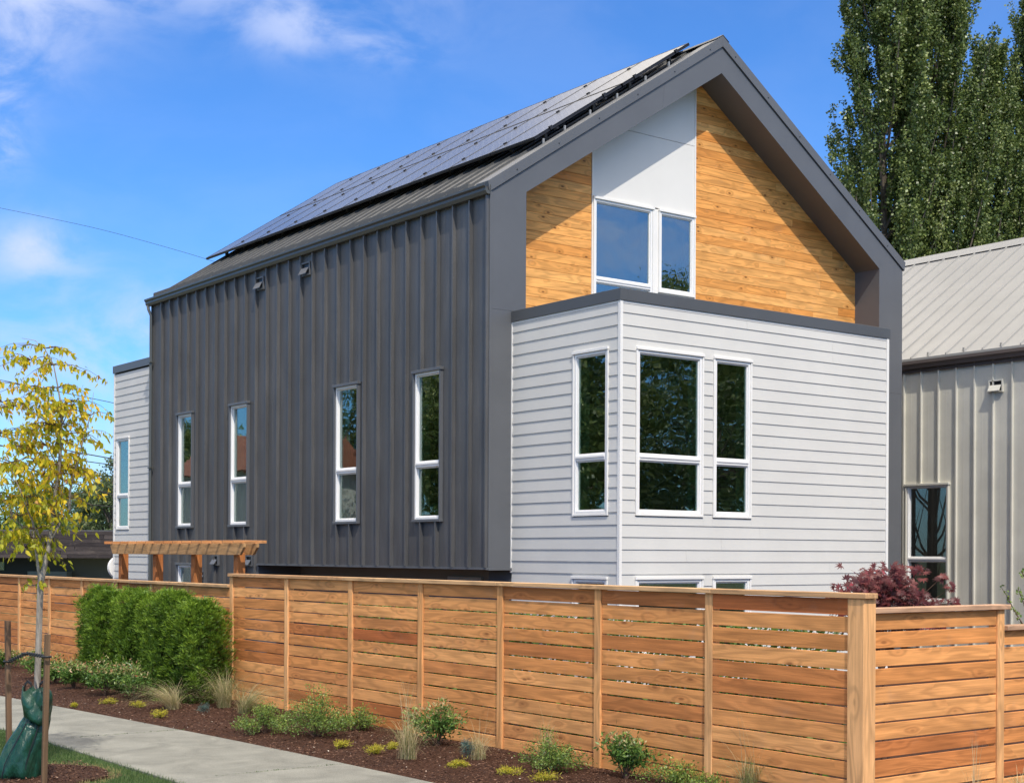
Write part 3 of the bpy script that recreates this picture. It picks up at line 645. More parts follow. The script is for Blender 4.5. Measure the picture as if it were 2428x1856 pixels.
# hooded vents
def vent(parent, y, z, s=.17, mat=metal_hi, x=XW, hz=.26, front=False):
    m = MB(); f = .03
    m.box(x-.05, x-.001, y-s, y-s+f, z, z+hz); m.box(x-.05, x-.001, y+s-f, y+s, z, z+hz); m.box(x-.05, x-.001, y-s+f, y+s-f, z+hz-f, z+hz); m.box(x-.05, x-.001, y-s+f, y+s-f, z, z+f)
    o = m.build('vent', mat, parent, .003)
    m = MB(); m.prism([(x-.055, z+hz*.55), (x-.12, z+.02), (x-.12, z+.035), (x-.055, z+hz*.58)], 'y', y-s+f, y+s-f); m.box(x-.02, x-.002, y-s+f, y+s-f, z+f, z+hz-f, 1)
    m.build('hood', [mat, black], o); return o
for y in (25.95, 24.08): vent(house, y, 7.20)
for (px_y, z) in ((27.9, 1.72), (26.35, 1.72), (28.55, 1.38)): vent(house, px_y, z, .14, metal_hi, XW, .22)
# ------------------------------------------------------------------ things on the house
o = MB(); yb, zb = 19.98, 2.70
def uvs(r, c, n=16, k=10):
    V = []; Fc = []
    for i in range(k+1):
        th = math.pi*i/k
        for j in range(n): V.append((c[0]+r*math.sin(th)*math.cos(2*math.pi*j/n), c[1]+r*math.sin(th)*math.sin(2*math.pi*j/n), c[2]+r*math.cos(th)))
    for i in range(k):
        for j in range(n): Fc.append((i*n+j, (i+1)*n+j, (i+1)*n+(j+1) % n, i*n+(j+1) % n))
    return V, Fc
V, Fc = uvs(.095, (0, 0, 0))
ballm = paint('pale green ball', (.45, .70, .56), .25, .03, 0)
tag(place('ball', mesh_np('ball', V, Fc, ballm, smooth=True), (XW+.145, 19.93, 2.735)), 'pale green ball on the sill of the charcoal wall window nearest the corner', 'ball')
m = MB(); m.prism([(YB+.35, 5.32), (YB+.35, 5.46), (YB+.55, 5.46), (YB+.55, 5.32)], 'x', XBR+.001, XBR+.03); m.hexa([(XBR+.03, YB+.37, 5.33), (XBR+.12, YB+.37, 5.33), (XBR+.12, YB+.53, 5.33), (XBR+.03, YB+.53, 5.33), (XBR+.03, YB+.37, 5.46), (XBR+.17, YB+.37, 5.47), (XBR+.17, YB+.53, 5.47), (XBR+.03, YB+.53, 5.46)])
tag(m.build('wall_light', whitep, None, .006), 'small white lamp on the right end of the pale grey bay', 'lamp')
rc = empty('round_cover', (XB+.0, 34.9, 1.55), 'white round disc low on the far corner of the house beside the pergola', 'disc')
MB().tube([(XB+.16, 34.74, 1.6), (XB+.16, 34.80, 1.6), (XB+.16, 34.86, 1.6)], [.27, .29, .27], 24).build('disc', whitep, rc)
MB().tube([(XB+.16, 34.69, 1.6), (XB+.16, 34.741, 1.6)], .05, 10).build('hub', gutm, rc)
# ------------------------------------------------------------------ pergola
pg = empty('pergola', (10.5, 23.6, 0), 'small cedar arbor with slatted top standing behind the lower fence', 'pergola')
for y in (26.01, 24.42, 22.81, 21.2): shared_box('post', (10.43, 10.57, y-.07, y+.07, 0, 1.99), perg_z, pg, .005)
for dx in (-.115, .115):
    x = 10.5+dx; MB().prism([(20.78, 2.14), (26.32, 2.14), (26.32, 2.10), (26.2, 1.955), (20.92, 1.955), (20.78, 2.08)], 'x', x-.022, x+.022).build('beam', perg_y, pg, .004)
for i in range(15):
    y = 20.86+i*.385; shared_box('slat', (10.22, 10.80, y-.02, y+.02, 2.141, 2.19), perg_x, pg, .003)

# ------------------------------------------------------------------ neighbouring building
nb = empty('neighbour_house', (30, 20, 0), 'beige ribbed metal building with pale sloped roof at the right', 'building')
NX = 26.0; NE = 6.22
NW = [(18.98, 20.10, 1.02, 3.52, 1.92)]
nse = [12.8+.4506*i for i in range(32)]; nse = [17.44-.4506*10+.4506*i for i in range(36)]
seam_wall(nb, NX, nse, lambda y: 0, NE-.15, NW, beige, .03, .05)
window(nb, 'x', NX, *NW[0], trimm=beige, glassm=glz2, lin=taupe)
holes_wall('sheathing', 'x', NX+.0125, .14, nse[0], nse[-1], 0, NE, [NW[0][:4]], drywall, nb)
NR = 30.9; SN = .659; znb = lambda x: NE+.06+SN*(x-(NX-.15))
roof(nb, [nse[0]+.2+.4506*i for i in range(35)], nse[-1], NX-.15, NR, znb, beige_roof, .04)
MB().prism([(NR-.22, znb(NR-.22)+.04), (NR, znb(NR)+.10), (NR+.22, znb(NR-.22)+.04), (NR, znb(NR)+.02)], 'y', nse[0], nse[-1]).build('ridge_cap', beige_roof, nb)
MB().prism([(NR, znb(NR)), (2*NR-NX, NE), (2*NR-NX, NE-.05), (NR, znb(NR)-.05)], 'y', nse[0], nse[-1]).build('roof_slope', beige_roof, nb)
for y in (nse[0], nse[-1]-.1): MB().prism([(NX+.02, 0), (2*NR-NX, 0), (2*NR-NX, NE-.1), (NR, znb(NR)-.1), (NX+.02, NE-.1)], 'y', y, y+.1).build('gable_wall', beige, nb)
MB().prism([(NX-.02, NE-.02), (NX-.02, NE-.16), (NX-.12, NE-.16), (NX-.14, NE-.10), (NX-.18, NE-.06), (NX-.18, NE+.0), (NX-.16, NE+.0)], 'y', nse[0], nse[-1]).build('gutter', brown, nb)
box('eave_trim', (NX-.05, NX-.003, nse[0], nse[-1], NE-.24, NE-.165), brown, nb)
vent(nb, 17.84, 5.38, .17, beige, NX, .26)
for k in range(12): box('snow_clip', (NX-.12, NX-.08, nse[4]+.23+k*.9012-.02, nse[4]+.23+k*.9012+.02, NE+.09, NE+.16), beige_roof, nb)

# ------------------------------------------------------------------ foliage tools
def rand_dirs(n): v = rng.normal(size=(n, 3)); return v/np.linalg.norm(v, axis=1)[:, None]
def leaf_geo(P, D, S, wr, N=None, lobes=1, fold=0.0):
    """diamond leaves: base P, axis D, length S, width S*wr"""
    n = len(P); D = D/np.linalg.norm(D, axis=1)[:, None]; R_ = rand_dirs(n) if N is None else N
    W = np.cross(D, R_); W /= np.linalg.norm(W, axis=1)[:, None]+1e-9; S = S[:, None]; K = np.cross(W, D)*fold
    V = np.stack([P, P+D*S*.42+W*S*wr*.5+K*S, P+D*S, P+D*S*.42-W*S*wr*.5+K*S], 1).reshape(-1, 3)
    return V, np.arange(4*n).reshape(n, 4)
def foliage(name, parent, parts, mat, origin):
    V = []; F_ = []; T = []; o = 0
    for v, f, t in parts: V.append(v); F_.append(f+o); T.append(t); o += len(v)
    V = np.concatenate(V)-np.array(origin); return place(name, mesh_np(name, V, np.concatenate(F_), mat, np.concatenate(T)), origin, parent)
def LR(d, l, z=0): p = FW*d+RT*l; return Vector((p.x, p.y, z))
# poplars beyond the neighbour
def poplar(base, h, r, nb_, label, seed, zmin=0, leaf=.088):
    global rng
    rng = np.random.default_rng(seed); root = empty('poplar_tree', base, label, 'tree', 'poplars behind the houses'); b = Vector(base)
    m = MB(); m.tube([b, b+Vector((.1, 0, h*.4)), b+Vector((-.05, .1, h*.75)), b+Vector((0, 0, h*.97))], [.18, .11, .06, .02], 8); m.build('trunk', bark_b, root, smooth=True)
    mb = MB(); P = []; TT = []
    for i in range(nb_):
        t = rng.uniform(.04, .97)**.9; z0 = h*t; az = rng.uniform(0, 2*math.pi); prof = (math.sin(min(1, (1-t)*1.25+.08)*math.pi/2))*(.75+.25*min(1, t*4)); L = r*prof*rng.uniform(.55, 1.2)
        H = L*rng.uniform(1.7, 2.6)+.5; q = [np.array(b)+np.array([math.cos(az)*L*(s_**.7), math.sin(az)*L*(s_**.7), z0-.4*H+H*(s_**1.2)]) for s_ in np.linspace(0, 1, 7)]
        if i % 3 == 0: mb.tube(q, [.045*(1-s_)+.007 for s_ in np.linspace(0, 1, 7)], 4, cap=False)
        pa = np.array(q); bt = rng.normal(.38, .15)
        for k_ in range(int(6+8*L/r)):
            s_ = rng.uniform(.3, 1)*5.99; k = int(s_); c = pa[k]*(1-s_+k)+pa[k+1]*(s_-k)
            tw_ = np.array([math.cos(az+rng.normal()*1.0)*.22, math.sin(az+rng.normal()*1.0)*.22, rng.uniform(.45, .95)])*rng.uniform(.5, 1.1); nl = 62
            u = rng.uniform(0, 1, nl)[:, None]; P.append(c+tw_*u+rng.normal(size=(nl, 3))*np.array([.085, .085, .06])*(1.15-.6*u)); TT.append(rng.normal(bt, .17, nl))
    mb.build('limbs', bark_b, root); P = np.concatenate(P); TT = np.concatenate(TT); kp = (P[:, 2] > zmin) & (P[:, 2] < 23.5); P = P[kp]; TT = TT[kp]; n = len(P)
    TT[rng.random(n) < .025] = 1
    D = rand_dirs(n)*.8+np.array([0, 0, -.25]); v, f = leaf_geo(P, D, rng.uniform(.6, 1.3, n)*leaf, .85)
    return foliage('crown', root, [(v, f, np.clip(TT, 0, 1))], L_pop, base)
poplar(LR(45, (1893*1.1046-1214)/3426*45, 0), 25.5, 1.95, 360, 'tall dense poplar whose top leaves the frame, left of the group', 11, 5)
poplar(LR(46.5, (2000*1.1046-1214)/3426*46.5, 0), 25.0, 1.95, 350, 'tall poplar in the middle with bright right edge and bare limbs', 12, 5)
poplar(LR(49, (2118*1.1046-1214)/3426*49, 0), 19.2, 1.8, 270, 'shorter slim poplar between the two taller ones', 13, 5)
poplar(LR(50, (2215*1.1046-1214)/3426*50, 0), 21.0, 2.0, 240, 'poplar cut by the right edge of the picture', 14, 5)
poplar(LR(48, (1840*1.1046-1214)/3426*48, 0), 12.6, 1.6, 130, 'low bushy poplar shoot beside the ridge of the charcoal roof', 15, 5)
# broadleaf trees
def broad(base, h, rx, rz, nleaf, mat, label, seed, group=None, leaf=.25, zc=None, clump=.30, nclump=38, cat='tree', trunk=.2, name='tree'):
    global rng
    rng = np.random.default_rng(seed); root = empty(name, base, label, cat, group); b = Vector(base); zc = zc or h-rz
    m = MB(); top = b+Vector((0, 0, zc)); m.tube([b, b+Vector((.1*rx, 0, zc*.5)), top+Vector((0, 0, rz*.5))], [trunk, trunk*.75, trunk*.3], 7)
    dirs = rand_dirs(nclump); rad = rng.uniform(.45, 1, nclump)**.5; C = dirs*rad[:, None]*np.array([rx, rx, rz])*.88+np.array([0, 0, zc])
    m.build('trunk', bark_b, root, smooth=True); mb = MB()
    for i in range(0, nclump, 2): mb.tube([b+Vector((0, 0, zc-rz*.4)), b+Vector((C[i][0]*.5, C[i][1]*.5, (zc-rz*.3+C[i][2])/2)), b+Vector(C[i])], [trunk*.35, trunk*.2, .01], 4, cap=False)
    mb.build('limbs', bark_b, root)
    k = rng.integers(0, nclump, nleaf); P = C[k]+rng.normal(size=(nleaf, 3))*clump*rx*np.array([.62, .62, .5])*(.6+.4*rng.random((nclump,)))[k][:, None]+np.array(base)
    D = rand_dirs(nleaf)+np.array([0, 0, -.3]); v, f = leaf_geo(P, D, rng.uniform(.6, 1.3, nleaf)*leaf, .6)
    foliage('crown', root, [(v, f, np.clip(rng.normal(.5, .22, nleaf), 0, 1))], mat, base); return root
def PX(px, d): return LR(d, (px*1.1046-1214)/3426*d, 0)
broad(PX(212, 62), 5.6, 1.05, 2.2, 9000, L_bg2, 'slim pale green tree standing against the corner of the house', 21, leaf=.13, nclump=34, clump=.42)
broad(PX(245, 60), 6.2, .9, 2.6, 5000, L_bg2, 'pale green tree half hidden behind the rear corner of the house', 22, leaf=.13, nclump=26, clump=.42)
broad(PX(118, 70), 5.4, 2.2, 1.9, 12000, L_bg, 'round bright green tree above the flat charred roof', 23, leaf=.16)
broad(PX(20, 72), 5.9, 2.6, 2.3, 12000, L_bg, 'broad green tree behind the crown of the yellow young tree', 24, leaf=.16)
broad(PX(165, 66), 4.0, 1.2, 1.3, 6000, L_bg, 'low bushy green tree between the round tree and the slim pale tree', 25, leaf=.13)
broad(PX(233, 56), 2.7, .6, 1.3, 5000, L_cea, 'yellow green shrub seen under the roof edge beside the house corner', 26, leaf=.08, cat='shrub', name='shrub', trunk=.04)
# trees and a house that only show as reflections in the windows
for i, (x, y, h, r) in enumerate(((28, -9, 12.5, 4.6), (35, -13, 12.5, 5), (43, -12, 13, 5.2), (51, -16, 16.5, 4.6), (20, -15, 11, 4.5), (60, -20, 13, 5.5))):
    broad((x, y, 0), h, r, h*.46, 28000, L_pop, 'street tree %s across the road mirrored in the bay windows' % ('beside the first house', 'second in the row', 'in the middle of the row', 'tallest of all', 'set forward at the left', 'at the far end')[i], 40+i, 'street trees mirrored in the windows', leaf=.22, nclump=90, clump=.28)
for i, (x, y, h, r) in enumerate(((-10, 42, 14, 4), (-11, 51, 14, 4.2), (-14, 62, 14, 4.5), (-9, 75, 8.3, 2.6), (-12, 84, 11, 3.4))):
    broad((x, y, 0), h, r, h*.46, 24000, L_pop, 'side street tree %s mirrored in the tall narrow windows' % ('nearest', 'second', 'behind the tiled house', 'lowest', 'farthest')[i], 50+i, 'side street trees mirrored in the windows', leaf=.26, nclump=80, clump=.30)
rh = empty('house', (-5, 60, 0), 'small house with terracotta roof across the street, seen only in reflections', 'house')
tile = paint('terracotta roof', (.36, .13, .08), .7, .15, .5, 6)
box('wall', (-8, -2, 56, 66, 0, 5.6), siding, rh); MB().prism([(-8.5, 5.5), (-1.5, 5.5), (-5, 7.6)], 'y', 55.5, 66.5).build('roof', tile, rh)

# ------------------------------------------------------------------ flat charred-timber building on the left
cp = empty('flat_roof_building', LR(50, -16, 0), 'low flat-roofed building clad in dark charred boards at the left', 'building')
ca = math.atan2(RT.y, RT.x)
def rot_box(name, l0, l1, d0, d1, z0, z1, mat, parent):
    m = MB().box(-(l1-l0)/2, (l1-l0)/2, -(d1-d0)/2, (d1-d0)/2, -(z1-z0)/2, (z1-z0)/2); c = LR((d0+d1)/2, (l0+l1)/2, (z0+z1)/2)
    o = place(name, mesh_np(name, m.v, m.f, mat), c, parent); o.rotation_euler = (0, 0, ca); return o
z = 2.70; hs_ = [.13, .14, .13, .14, .14, .13, .13]; 
for i, hh in enumerate(hs_):
    x = -22.0
    while x < -13.5:
        e = min(-13.45, x+random.uniform(2.2, 4.5)); rot_box('board', x+.01, e-.01, 50-random.uniform(0, .01), 50.03, z-hh+.008, z, char_x, cp); x = e
    z -= hh
rot_box('roof_slab', -22, -13.45, 50.04, 57, 1.80, 2.74, metal, cp); rot_box('wall', -22, -17.2, 53, 53.2, 0, 1.8, black, cp); rot_box('wall', -17.2, -14.1, 52.5, 52.7, 0, 1.8, taupe, cp)
rot_box('post', -16.35, -16.2, 50.1, 50.25, 0, 1.8, black, cp); rot_box('post', -13.75, -13.6, 50.1, 50.25, 0, 1.8, black, cp)
rot_box('bench', -17.3, -15.9, 51.6, 52.2, 0, 1.28, paint('grey counter', (.25, .26, .26), .5, .05, 0), cp); rot_box('window', -19.2, -18.6, 52.9, 52.99, 1.3, 1.6, glz, cp)
# utility wires with their poles
wire_m = paint('cable', (.02, .02, .022), .6, .1, 0)
def at(px, py, d): p = LR(d, (px*1.1046-1214)/3426*d); p.z = 2-(py*1.1046-1312-(px*1.1046-1214)*.0051)/3426*d; return p
pl = empty('utility_pole', at(-330, 1100, 44)*1, 'wooden utility pole left of the view carrying the wires', 'pole'); pl.location.z = 0
pp = at(-330, 1100, 44); WP[pl.name] = Vector((pp.x, pp.y, 0)); MB().tube([(pp.x, pp.y, 0), (pp.x, pp.y, 9.5)], [.16, .11], 10).build('pole_shaft', bark_b, pl)
def wire(pts, r, label):
    P = [at(*p) for p in pts]; out = []
    for i in range(33):
        t = i/32; k = t*(len(P)-1); j = min(int(k), len(P)-2); f = k-j; out.append(P[j].lerp(P[j+1], f))
    # smooth
    for _ in range(6): out = [out[0]]+[(out[i-1]+out[i]*2+out[i+1])/4 for i in range(1, len(out)-1)]+[out[-1]]
    tag(MB().tube(out, r, 4).build('power_line', wire_m), label, 'cable', 'overhead wires left of the house')
wire([(-330, 385, 44), (0, 447, 44), (215, 492, 44), (430, 552, 44), (640, 625, 44)], .006, 'thin wire high in the sky running to the far end of the roof')
wire([(-330, 760, 44), (0, 815, 44), (155, 847, 44), (245, 865, 44), (380, 900, 44)], .010, 'thin wire crossing behind the middle of the yellow crown')
wire([(-330, 880, 44), (0, 935, 44), (165, 971, 44), (245, 985, 44), (380, 1012, 44)], .016, 'upper of two close dark wires beside the house corner')
wire([(-330, 890, 46), (0, 955, 46), (115, 981, 46), (245, 998, 46), (380, 1022, 46)], .014, 'lower of two close dark wires beside the house corner')
wire([(-330, 945, 46), (0, 1001, 46), (100, 1015, 46), (196, 1027, 46), (380, 1050, 46)], .010, 'faint wire ending at the slim pale tree')
wire([(-330, 860, 45), (0, 983, 45), (102, 1020, 45), (245, 1063, 45), (380, 1105, 45)], .018, 'steep dark wire falling towards the slim pale tree')
wire([(-330, 1020, 45), (0, 1057, 45), (103, 1072, 45), (243, 1088, 45), (380, 1105, 45)], .014, 'lowest wire passing just over the bushy tree')

# ------------------------------------------------------------------ young yellow tree, stakes, watering bag
rng = np.random.default_rng(31); TB = Vector((TX, TY, 0))
yt = empty('young_tree', TB, 'young street tree with drooping yellow leaves held by two stakes', 'tree')
def T(l, z, d=0): p = TB+RT*l+FW*d; return Vector((p.x, p.y, z))
def TP(px, py, d=0): return T((px-54)*.00404, 2-(py-1178)*.00404, d)
m = MB()
m.tube([T(0, -.05), TP(56, 1560), TP(58, 1480), TP(60, 1400), TP(62, 1320), TP(64, 1250), TP(72, 1215), TP(83, 1160), TP(90, 1100)], [.036, .033, .029, .027, .027, .028, .022, .019, .018], 10)
m.tube([TP(90, 1100), TP(97, 1040), TP(104, 990), TP(107, 940), TP(108, 900), TP(107, 860), TP(100, 820), TP(90, 770), TP(70, 735), TP(50, 718), TP(20, 713)], [.018, .017, .016, .013, .011, .009, .007, .005, .004, .003, .0015], 8)
m.tube([TP(84, 1165), TP(103, 1120), TP(127, 1085), TP(127, 1050), TP(135, 1010), TP(148, 965), TP(160, 920), TP(172, 880), TP(178, 830)], [.016, .014, .012, .011, .009, .008, .006, .004, .0015], 8)
m.tube([TP(64, 1262), TP(57, 1200), TP(50, 1150), TP(46, 1110), TP(30, 1060), TP(10, 1030), TP(-25, 990)], [.017, .013, .011, .008, .007, .005, .002], 8)
m.tube([TP(74, 1210), TP(68, 1160), TP(60, 1130, -.1), TP(48, 1080, -.2), TP(20, 990, -.3)], [.012, .010, .007, .005, .002], 7)
m.tube([TP(127, 1085), TP(110, 1050), TP(104, 1020, .1), TP(80, 980, .2), TP(50, 940, .3), TP(10, 905, .35)], [.011, .009, .008, .006, .004, .0015], 7)
m.tube([TP(107, 930), TP(70, 890), TP(20, 862), TP(-30, 850, .1)], [.008, .006, .004, .002], 6); m.tube([TP(105, 860), TP(60, 828), TP(10, 830)], [.006, .004, .002], 6)
m.tube([TP(108, 905), TP(125, 870), TP(142, 845), TP(155, 815)], [.006, .004, .003, .0015], 6); m.tube([TP(97, 1040), TP(50, 980), TP(-20, 920)], [.008, .005, .002], 6); m.tube([TP(50, 1150), TP(10, 1110), TP(-20, 1060)], [.008, .005, .002], 6)
m.build('trunk', bark_g, yt, smooth=True)
tw = MB(); starts = [(TP(-30, 850, .1), 1), (TP(10, 860), 1), (TP(30, 820), 1), (TP(-20, 920), 1), (TP(20, 950, -.1), 1), (TP(50, 980), 1), (TP(-10, 1060), 1), (TP(20, 1100), 1), (TP(70, 1010), 1), (TP(40, 760), 1), (TP(120, 860), 1), (TP(140, 850), 1), (TP(0, 1140), 1), (TP(30, 1170), 1), (TP(110, 1000, .15), 1), (TP(80, 900, -.15), 1), (TP(107, 940), 1), (TP(108, 900), 1), (TP(104, 990), 1), (TP(97, 1040), 1), (TP(107, 860), 1), (TP(100, 820), 1), (TP(90, 770), 1), (TP(70, 735), 1), (TP(127, 1060), 1), (TP(135, 1010), 1), (TP(148, 965), 1), (TP(160, 920), 1), (TP(172, 880), 1), (TP(50, 1150), 1), (TP(30, 1060), 1), (TP(10, 1030), 1), (TP(-25, 990), 1), (TP(60, 1130, -.1), 1), (TP(48, 1080, -.2), 1), (TP(20, 990, -.3), 1), (TP(80, 980, .2), 1), (TP(50, 940, .3), 1), (TP(10, 905, .35), 1), (TP(83, 1160), 0), (TP(90, 1100), 1), (TP(64, 1240), 0)]
LP = []; LD = []
lims = {'r': (200-54)*.00404}
for (s, _) in starts:
    for q in range(8 if _ else 3):
        az = rng.uniform(0, 2*math.pi); L = rng.uniform(.18, .52); up = rng.uniform(-.05, .5)
        if _ == 0: L *= .7; up = rng.uniform(-.5, .2)
        dr = RT*math.cos(az)*.9+FW*math.sin(az)*.9+UP*up; pts = [s+dr*L*t+UP*(-.22*L*t*t*2) for t in (0, .35, .7, 1)]
        if (pts[-1]-TB).dot(RT) > lims['r'] or pts[-1].z > 2-(713-1178)*.00404: continue
        tw.tube(pts, [.004, .003, .0018, .001], 4, cap=False)
        for j in range(rng.integers(9, 19)):
            t = rng.uniform(.15, 1.05); i = min(int(t*3), 2); f = t*3-i; p = pts[i].lerp(pts[i+1], min(f, 1.1))
            LP.append(tuple(p+Vector(rng.normal(size=3))*.014)); LD.append(tuple(Vector(rng.normal(size=3))*.42+UP*-.95+RT*.12))
tag(tw.build('twigs', twig_m, yt), kind='stuff'); LP = np.array(LP); LD = np.array(LD); n = len(LP)
D = LD/np.linalg.norm(LD, axis=1)[:, None]; S = rng.uniform(.036, .078, n); side_ = rand_dirs(n); W = np.cross(D, side_); W /= np.linalg.norm(W, axis=1)[:, None]; K = np.cross(W, D)
Sx = S[:, None]; pts6 = [LP, LP+D*Sx*.25+W*Sx*.22+K*Sx*.05, LP+D*Sx*.62+W*Sx*.17+K*Sx*.05, LP+D*Sx, LP+D*Sx*.62-W*Sx*.17+K*Sx*.05, LP+D*Sx*.25-W*Sx*.22+K*Sx*.05]
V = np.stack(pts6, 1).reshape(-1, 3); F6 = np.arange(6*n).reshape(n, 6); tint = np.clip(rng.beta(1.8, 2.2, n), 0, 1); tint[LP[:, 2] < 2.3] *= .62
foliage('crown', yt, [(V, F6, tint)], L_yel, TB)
# stakes
def stake(px_l, top, lean, d, label, sz=.023):
    b = T(px_l, 0, d); root = MB(); c = b+RT*lean*1.4
    P = [Vector((b.x+i*sz, b.y+j*sz, -.2)) for i, j in ((-1, -1), (1, -1), (1, 1), (-1, 1))]; Q = [Vector((c.x+i*sz, c.y+j*sz, top)) for i, j in ((-1, -1), (1, -1), (1, 1), (-1, 1))]
    return tag(root.hexa(P+Q).build('tree_stake', stake_m, None, .003), label, 'stake', 'stakes beside the young tree')
def onl(px, d): return (px*1.1046-1214)/3426*(d)  # lateral of a pixel column at depth d
d0 = TB.dot(FW); l0 = TB.dot(RT)
stake(onl(23, d0+.55)-l0, 1.36, (onl(17, d0+.55)-onl(23, d0+.55))/1.4*1.0, .55, 'wooden stake left of the young tree trunk')
stake(onl(96, d0-.55)-l0, 1.30, (onl(103, d0-.55)-onl(96, d0-.55))/1.4, -.55, 'wooden stake right of the young tree trunk', .021)
# rubber chain tie
tie = empty('tree_tie', T(0, 1.15), 'black perforated rubber strap tying the trunk to both stakes', 'strap')
rub = paint('black rubber', (.012, .012, .016), .45, .1, 0)
pL = at(19, 1419, d0+.52); pT = at(58, 1402, d0); pR = at(101, 1409, d0-.58)
def chain(a, b, n=8):
    for i in range(n):
        p, q = a.lerp(b, i/n), a.lerp(b, (i+.78)/n); t = (q-p); c = (p+q)/2; hw = t.length*.5; hh = .013
        nrm = t.normalized(); m = MB(); ring_ = []
        for k in range(9):
            an = 2*math.pi*k/8; ring_.append(c+nrm*hw*math.cos(an)+UP*hh*math.sin(an))
        m.tube(ring_, .006, 5, cap=False); m.build('link', rub, tie)
    MB().tube([a.lerp(b, i/10)+UP*.0 for i in range(11)], .0045, 5).build('strap', rub, tie)
chain(pL, pT); chain(pT, pR)
for c, r in ((pT, .036), (pR, .034), (pL, .036)):
    m = MB(); m.tube([c+Vector((math.cos(2*math.pi*k/12)*r, math.sin(2*math.pi*k/12)*r, 0)) for k in range(13)], .011, 6, cap=False); m.build('loop', rub, tie)
# watering bag
wb = empty('watering_bag', T(0, 0, -.1), 'slumped glossy green watering bag wrapped around the young tree base', 'bag')
N = NT('green vinyl'); g_ = N.n('ShaderNodeNewGeometry').outputs['Position']; f = noise(N, g_, 9, 5, .6, .8)
N.base(N.ramp(f, [(.3, (.004, .030, .018)), (.7, (.009, .062, .036))])); N.rough(.34); N.bump(noise(N, N.n('ShaderNodeMapping', {'Vector': g_, 'Scale': (14, 14, 5)}).outputs[0], 1, 4, .5, 1.5), .38, .05); bagm = N.m
sk = .00404
prof = [(0.02, 28, 46, .20), (.05, 26, 50, .23), (.16, 30, 47, .22), (.28, 40, 41, .19), (.40, 52, 35, .155), (.50, 60, 29, .12), (.545, 64, 25, .095), (.575, 64, 27, .10), (.66, 64, 31, .115), (.73, 67, 27, .10), (.79, 68, 22, .085), (.80, 68, 18, .06)]
V = []; nn = 44
for i, (z, c, hw, dp) in enumerate(prof):
    for k in range(nn):
        a = 2*math.pi*k/nn; fold = 1+.085*math.sin(a*5+z*9)+.06*math.sin(a*9-z*16)+.035*abs(math.sin(a*7+z*22))+(.05*math.sin(a*17) if .45 < z < .6 else 0); l = (c-54)*sk+hw*sk*math.cos(a)*fold; d = -.07+dp*math.sin(a)*fold
        V.append(tuple(T(l, z+.012*math.sin(a*3+i), d)))
Fc = np.array([(i*nn+k, i*nn+(k+1) % nn, (i+1)*nn+(k+1) % nn, (i+1)*nn+k) for i in range(len(prof)-1) for k in range(nn)])
o = place('bag_body', mesh_np('bag_body', np.array(V)-np.array(T(0, 0, -.1)), Fc, bagm, smooth=True), T(0, 0, -.1), wb); sb = o.modifiers.new('s', 'SUBSURF'); sb.levels = sb.render_levels = 1
for (ca_, nm) in ((4.35, 'zip_seam'), (5.3, 'seam')):
    MB().tube([T((c-54)*sk+hw*sk*math.cos(ca_)*1.03, z, -.075+dp*math.sin(ca_)*1.06) for (z, c, hw, dp) in prof[:9]], .0045, 5).build(nm, rub, wb)
# overlapping collar flap and handles
V = []; n2 = 24
for j, (z, c, hw, dp) in enumerate([(.50, 80, 14, .13), (.56, 66, 27, .15), (.70, 52, 20, .13), (.80, 45, 10, .10)]):
    for k in range(n2+1):
        a = math.pi+math.pi*k/n2; V.append(tuple(T((c-54)*sk+hw*sk*math.cos(a), z+.02*math.cos(a*2), -.075+(dp+.012)*math.sin(a))))
Fc = np.array([(j*(n2+1)+k, j*(n2+1)+k+1, (j+1)*(n2+1)+k+1, (j+1)*(n2+1)+k) for j in range(3) for k in range(n2)])
o = place('collar_flap', mesh_np('collar_flap', np.array(V)-np.array(T(0, 0, -.1)), Fc, bagm, smooth=True), T(0, 0, -.1), wb); so = o.modifiers.new('t', 'SOLIDIFY'); so.thickness = .006
for (a, b) in ((40, 56), (72, 90)):
    pts = [T((a-54)*sk, .76, -.12), T((a+2-54)*sk, .83, -.12), T(((a+b)/2-54)*sk, .855, -.12), T((b-2-54)*sk, .83, -.11), T((b-54)*sk, .77, -.10)]
    m = MB()
    for p, q in zip(pts, pts[1:]): m.hexa([p-FW*.02, q-FW*.02, q+FW*.02, p+FW*.02, p-FW*.02+UP*.018, q-FW*.02+UP*.018, q+FW*.02+UP*.018, p+FW*.02+UP*.018])
    m.build('handle', rub, wb)

